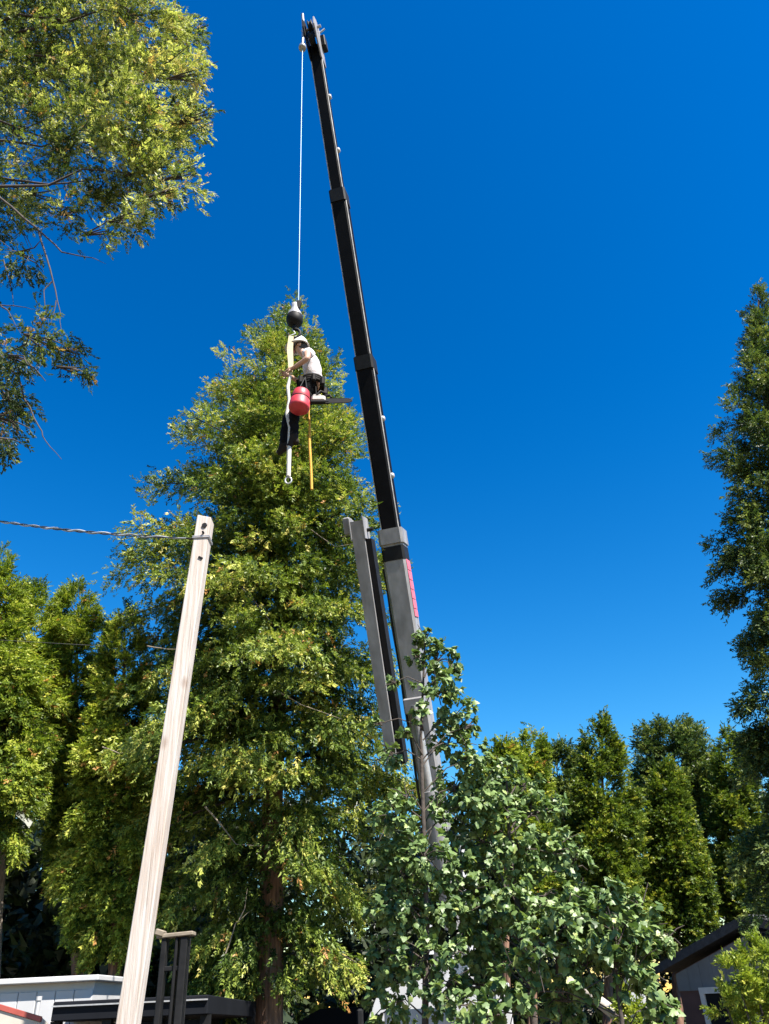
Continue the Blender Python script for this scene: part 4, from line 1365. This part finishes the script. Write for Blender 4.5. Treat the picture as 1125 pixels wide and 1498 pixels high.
slope_ = drop / half
rk = pk.z - .16
wl_ = half - .35
b = MB()
z1 = 1.02                                               # grey gable boards end, brown siding below
pts = [wallp(-wl_, hz0), wallp(wl_, hz0), wallp(wl_, rk - wl_ * slope_), wallp(0, rk), wallp(-wl_, rk - wl_ * slope_)]
vv = pts + [p + back_v for p in pts]
b.add(vv, [(0, 1, 2, 3, 4), (9, 8, 7, 6, 5), (0, 5, 6, 1), (1, 6, 7, 2), (4, 9, 5, 0), (2, 7, 8, 3), (3, 8, 9, 4)])
hw_ = b.build('wall', M['brown_siding'], hroot)
# vertical gable boards
zb_ = on_plane(1040, 1448).z
nb = 26
for i in range(nb):
    s0_, s1_ = -wl_ + 2 * wl_ * i / nb, -wl_ + 2 * wl_ * (i + .97) / nb
    b = MB()
    t0, t1 = rk - abs(s0_) * slope_ - .02, rk - abs(s1_) * slope_ - .02
    f = .02 + .004 * (i % 2)
    q = [wallp(s0_, zb_, f), wallp(s1_, zb_, f), wallp(s1_, t1, f), wallp(s0_, t0, f)]
    q2 = [wallp(s0_, zb_, .001), wallp(s1_, zb_, .001), wallp(s1_, t1, .001), wallp(s0_, t0, .001)]
    b.add(q + q2, [(0, 1, 2, 3), (0, 4, 5, 1), (1, 5, 6, 2), (2, 6, 7, 3), (3, 7, 4, 0)])
    b.build('board', M['siding'], hw_)
# roof, two slabs
for k in (-1, 1):
    b = MB()
    e_ = half + .12
    a_ = [wallp(0, pk.z, .14), wallp(k * e_, pk.z - e_ * slope_, .14)]
    c_ = [p - nrm * 8.9 for p in a_]
    up_ = Vector((0, 0, .10))
    vv = [a_[0], a_[1], c_[1], c_[0]]
    vv = vv + [p + up_ for p in vv]
    fs = [(0, 1, 2, 3), (7, 6, 5, 4), (0, 4, 5, 1), (1, 5, 6, 2), (2, 6, 7, 3), (3, 7, 4, 0)]
    b.add(vv, fs)
    b.build('roof', M['shingle'], hroot)
    b = MB()
    o_ = Vector((0, 0, -.02))
    p0, p1 = a_[0] + nrm * .012 + o_, a_[1] + nrm * .012 + o_
    b.add([p0 + Vector((0, 0, .08)), p1 + Vector((0, 0, .08)), p1 - Vector((0, 0, .03)), p0 - Vector((0, 0, .03))] + [p - nrm * .03 for p in (p0 + Vector((0, 0, .08)), p1 + Vector((0, 0, .08)), p1 - Vector((0, 0, .03)), p0 - Vector((0, 0, .03)))],
          [(0, 1, 2, 3), (7, 6, 5, 4), (0, 4, 5, 1), (1, 5, 6, 2), (2, 6, 7, 3), (3, 7, 4, 0)])
    b.build('fascia', M['shingle'], hroot)
# gable vent
vc = on_plane(1113, 1368)
sv = (vc - pk).dot(run)
b = MB()
rmw = Matrix((run, nrm, Vector((0, 0, 1)))).transposed()
b.box(wallp(sv, vc.z, .045), (.5, .05, .42), rmw, .01)
vent = b.build('gable_vent', M['shingle'], hroot)
for i in range(5):
    b = MB(); b.box(wallp(sv, vc.z - .15 + .075 * i, .08), (.46, .02, .05), rmw @ Matrix.Rotation(.5, 3, 'X')); b.build('slat', M['dark_steel'], vent)
# door with pale frame
dt = on_plane(1027, 1453)
sd_ = (dt - pk).dot(run)
b = MB()
b.box(wallp(sd_ + .05, (dt.z + hz0) / 2, .04), (.1, .06, dt.z - hz0), rmw)
b.box(wallp(sd_ + .60, dt.z + .04, .042), (1.2, .064, .1), rmw)
b.box(wallp(sd_ + 1.15, (dt.z + hz0) / 2, .04), (.1, .06, dt.z - hz0), rmw)
fr = b.build('door_frame', M['trim'], hroot)
b = MB(); b.box(wallp(sd_ + .6, (dt.z + hz0) / 2, .02), (1.0, .04, dt.z - hz0 - .02), rmw); b.build('door', M['dark_steel'], hroot)

# ------------------------------------------------------------------ buildings and yard things, lower left
# white flat-topped shed
d_ = 10.6
p0, p1 = U(-130, 1440, d_), U(138, 1443, d_)
zt = p0.lerp(p1, .5).z
zg = gz(0, d_)
sh = thing('white_shed', 'long white flat-topped shed under the left conifers', 'shed', Vector(((p0.x + p1.x) / 2, d_, zg)))
b = MB(); wd = p1.x - p0.x
b.box(((p0.x + p1.x) / 2, d_ + .9, (zt + zg) / 2), (wd, 1.8, zt - zg)); body_ = b.build('wall', M['metal_roof'], sh)
npan = 10
for i in range(npan):
    b = MB(); b.box((p0.x + wd * (i + .5) / npan, d_ - .012, (zt + zg) / 2 - .03), (wd / npan * .975, .03, zt - zg - .1), None, .006); b.build('panel', M['metal_roof'], body_)
b = MB(); b.box(((p0.x + p1.x) / 2, d_ + .88, zt + .03), (wd + .15, 2.0, .06), None, .01); b.build('roof', M['metal_roof'], sh)
# dark low carport behind the post
d2 = 9.9
q0_, q1_ = U(78, 1466, d2), U(304, 1468, d2)
zt2, zg2 = q0_.z - .03, gz(0, d2)
cp = thing('carport', 'low dark carport roof crossing behind the foot of the timber post', 'carport', Vector(((q0_.x + q1_.x) / 2, d2, zg2)))
b = MB(); b.box(((q0_.x + q1_.x) / 2, d2 + 1.6, zt2 - .09), (q1_.x - q0_.x, 3.2, .18), Matrix.Rotation(-.02, 3, 'X'), .01); b.build('roof', M['black_body'], cp)
b = MB(); b.box(((q0_.x + q1_.x) / 2, d2 - .02, zt2 - .01), (q1_.x - q0_.x, .03, .014)); b.build('edge_trim', M['pale_steel'], cp)
b = MB(); b.box(((q0_.x + q1_.x) / 2, d2 + .16, (zt2 - .19 + zg2) / 2), (q1_.x - q0_.x - .12, .06, zt2 - .19 - zg2)); b.build('wall', M['black_body'], cp)  # dark wall added to close off the lit ground under the roof
for fx in (.02, .35, .68, .98):
    for yy in (.1, 3.0):
        b = MB(); x = q0_.x + (q1_.x - q0_.x) * fx
        b.box((x, d2 + yy, (zg2 + zt2 - .15) / 2), (.1, .1, zt2 - .15 - zg2)); b.build('leg', M['dark_steel'], cp)
# near lean-to with red fascia in the corner
d3 = 8.5
r0_, r1_ = U(-90, 1444, d3), U(62, 1489, d3)
lt_ = thing('lean_to', 'tan sloping lean-to roof with a dark red edge in the lower left corner', 'shed', Vector(((r0_.x + r1_.x) / 2, d3, gz(0, d3))))
dv = (r1_ - r0_)
b = MB()
vv = [r0_, r1_, r1_ + Vector((0, .9, -.25)), r0_ + Vector((0, .9, -.25))]
vv += [p + Vector((0, 0, -.05)) for p in vv]
b.add(vv, [(0, 1, 2, 3), (7, 6, 5, 4), (0, 4, 5, 1), (1, 5, 6, 2), (2, 6, 7, 3), (3, 7, 4, 0)])
b.build('roof', M['tan'], lt_)
b = MB()
f0, f1 = r0_ + Vector((0, -.03, -.035)), r1_ + Vector((0, -.03, -.035))
vv = [f0, f1, f1 + Vector((0, 0, -.16)), f0 + Vector((0, 0, -.16))]
vv += [p + Vector((0, .025, 0)) for p in vv]
b.add(vv, [(3, 2, 1, 0), (4, 5, 6, 7), (0, 1, 5, 4), (1, 2, 6, 5), (2, 3, 7, 6), (3, 0, 4, 7)])
b.build('fascia', M['tan'], lt_)
b = MB()
e_ = Vector((0, -.012, .0))
vv = [f0 + e_ + Vector((0, 0, .045)), f1 + e_ + Vector((0, 0, .045)), f1 + e_ + Vector((0, 0, .005)), f0 + e_ + Vector((0, 0, .005))]
vv += [p + Vector((0, .04, 0)) for p in vv]
b.add(vv, [(3, 2, 1, 0), (4, 5, 6, 7), (0, 1, 5, 4), (1, 2, 6, 5), (2, 3, 7, 6), (3, 0, 4, 7)])
b.build('edge_trim', M['red_trim'], lt_)
for q in (.06, .94):
    p = r0_.lerp(r1_, q)
    for yy in (.12, .7):
        g_ = gz(0, d3 + yy) - .05
        b = MB(); b.box((p.x, d3 + yy, (g_ + p.z - .2) / 2), (.1, .1, p.z - .2 - g_)); b.build('leg', M['tan'], lt_)
b = MB(); p = U(57, 1462, 10.2); g_ = gz(0, 10.2) - .05
b.tube([(p.x, 10.2, g_), (p.x, 10.2, p.z)], .022, n=10); b.tube([(p.x, 10.2, p.z - .01), (p.x, 10.2, p.z + .03)], .032, n=10)
o = b.build('vent_pipe', M['white_paint'], None, origin=(p.x, 10.2, g_)); tag(o, 'thin white pipe standing before the white shed', 'pipe')
# dark steel mast beside the post
d4 = 9.2
t0_, t1_ = U(240, 1369, d4), U(276, 1366, d4)
mz = gz(0, d4)
ms = thing('lift_mast', 'narrow dark steel lifting mast right of the timber post foot', 'mast', Vector(((t0_.x + t1_.x) / 2, d4, mz)))
zt4 = t0_.z - .02
for x, w, nm in ((t0_.x + .02, .055, 'upright'), (t1_.x - .03, .075, 'upright'), ((t0_.x + t1_.x) / 2 + .02, .03, 'ram')):
    b = MB(); b.box((x, d4, (mz - .1 + zt4) / 2), (w, .12, zt4 - mz + .1), None, .008); b.build(nm, M['dark_steel'], ms)
b = MB(); b.box(((t0_.x + t1_.x) / 2, d4, zt4 + .02), (t1_.x - t0_.x + .12, .16, .04), Matrix.Rotation(-.05, 3, 'Y'), .008)
b.box((t0_.x - .03, d4 - .03, zt4 + .045), (.09, .14, .06), Matrix.Rotation(.3, 3, 'Y'), .01); b.build('top_plate', M['pale_twig'], ms)
for dz in (.28, .95, 1.6):
    b = MB(); b.box(((t0_.x + t1_.x) / 2 - .02, d4 - .01, zt4 - dz), (t1_.x - t0_.x - .08, .06, .045), None, .006); b.build('crossbar', M['dark_steel'], ms)
b = MB(); b.tube([(t1_.x + .035, d4 - .05, zt4), (t1_.x + .03, d4 - .05, mz + .4)], .008, n=6); b.build('chain', M['dark_steel'], ms)
# van behind the cedar trunk
vx = U(475, 1470, 15.5); vg = gz(0, 15.5)
van = thing('parked_van', 'dark parked van glimpsed between the cedar trunk and the leafy tree', 'van', Vector((vx.x + .6, 15.5, vg)))
prof = [(-2.2, .35), (-2.25, .95), (-1.5, 1.2), (-.9, 2.05), (-.6, 2.18), (2.3, 2.2), (2.4, 1.9), (2.4, .35)]
b = MB(); n = len(prof)
cxv = vx.x + .6
vv = [Vector((cxv + x, 15.5 + t, vg + z)) for t in (-.9, .9) for x, z in prof]
b.add(vv, [tuple(range(n)), tuple(range(2 * n - 1, n - 1, -1))] + [(i, n + i, n + (i + 1) % n, (i + 1) % n) for i in range(n)])
b.build('body', M['black_body'], van)
b = MB(); b.add([Vector((cxv - 1.49, 14.68, vg + 1.24)), Vector((cxv - 1.49, 16.32, vg + 1.24)), Vector((cxv - .93, 16.28, vg + 2.04)), Vector((cxv - .93, 14.72, vg + 2.04))], [(0, 1, 2, 3)]); b.build('windscreen', M['glass'], van)
for x, w in ((-.55, .8), (.5, .9), (1.6, .9)):
    b = MB(); b.box((cxv + x, 14.595, vg + 1.65), (w, .012, .55), None); b.build('side_window', M['glass'], van)
for x in (-1.4, 1.5):
    for t in (-.85, .85):
        b = MB(); c = Vector((cxv + x, 15.5 + t, vg + .36)); b.lathe(c, (0, 1, 0), [(.2, -.1), (.34, -.1), (.36, -.06), (.36, .06), (.34, .1), (.2, .1)], n=20)
        w_ = b.build('wheel', M['rubber'], van)
        b = MB(); b.lathe(c, (0, 1, 0), [(0, -.07), (.2, -.07), (.2, .07), (0, .07)], n=16); b.build('rim', M['pale_steel'], w_)
# pale pole lying at a slant under the shrub
e0, e1 = U(825, 1425, 9.6), U(905, 1490, 9.0)
dd_ = (e1 - e0).normalized()
b = MB(); e2 = e1 + dd_ * 1.2; b.tube([e0, e0.lerp(e2, .5) + Vector((0, 0, .02)), e2], [.05, .06, .065], n=10, ridge=.05)
o = b.build('fallen_pole', M['tan'], None, origin=e2); tag(o, 'pale bare pole leaning at a slant below the glossy shrub', 'pole')
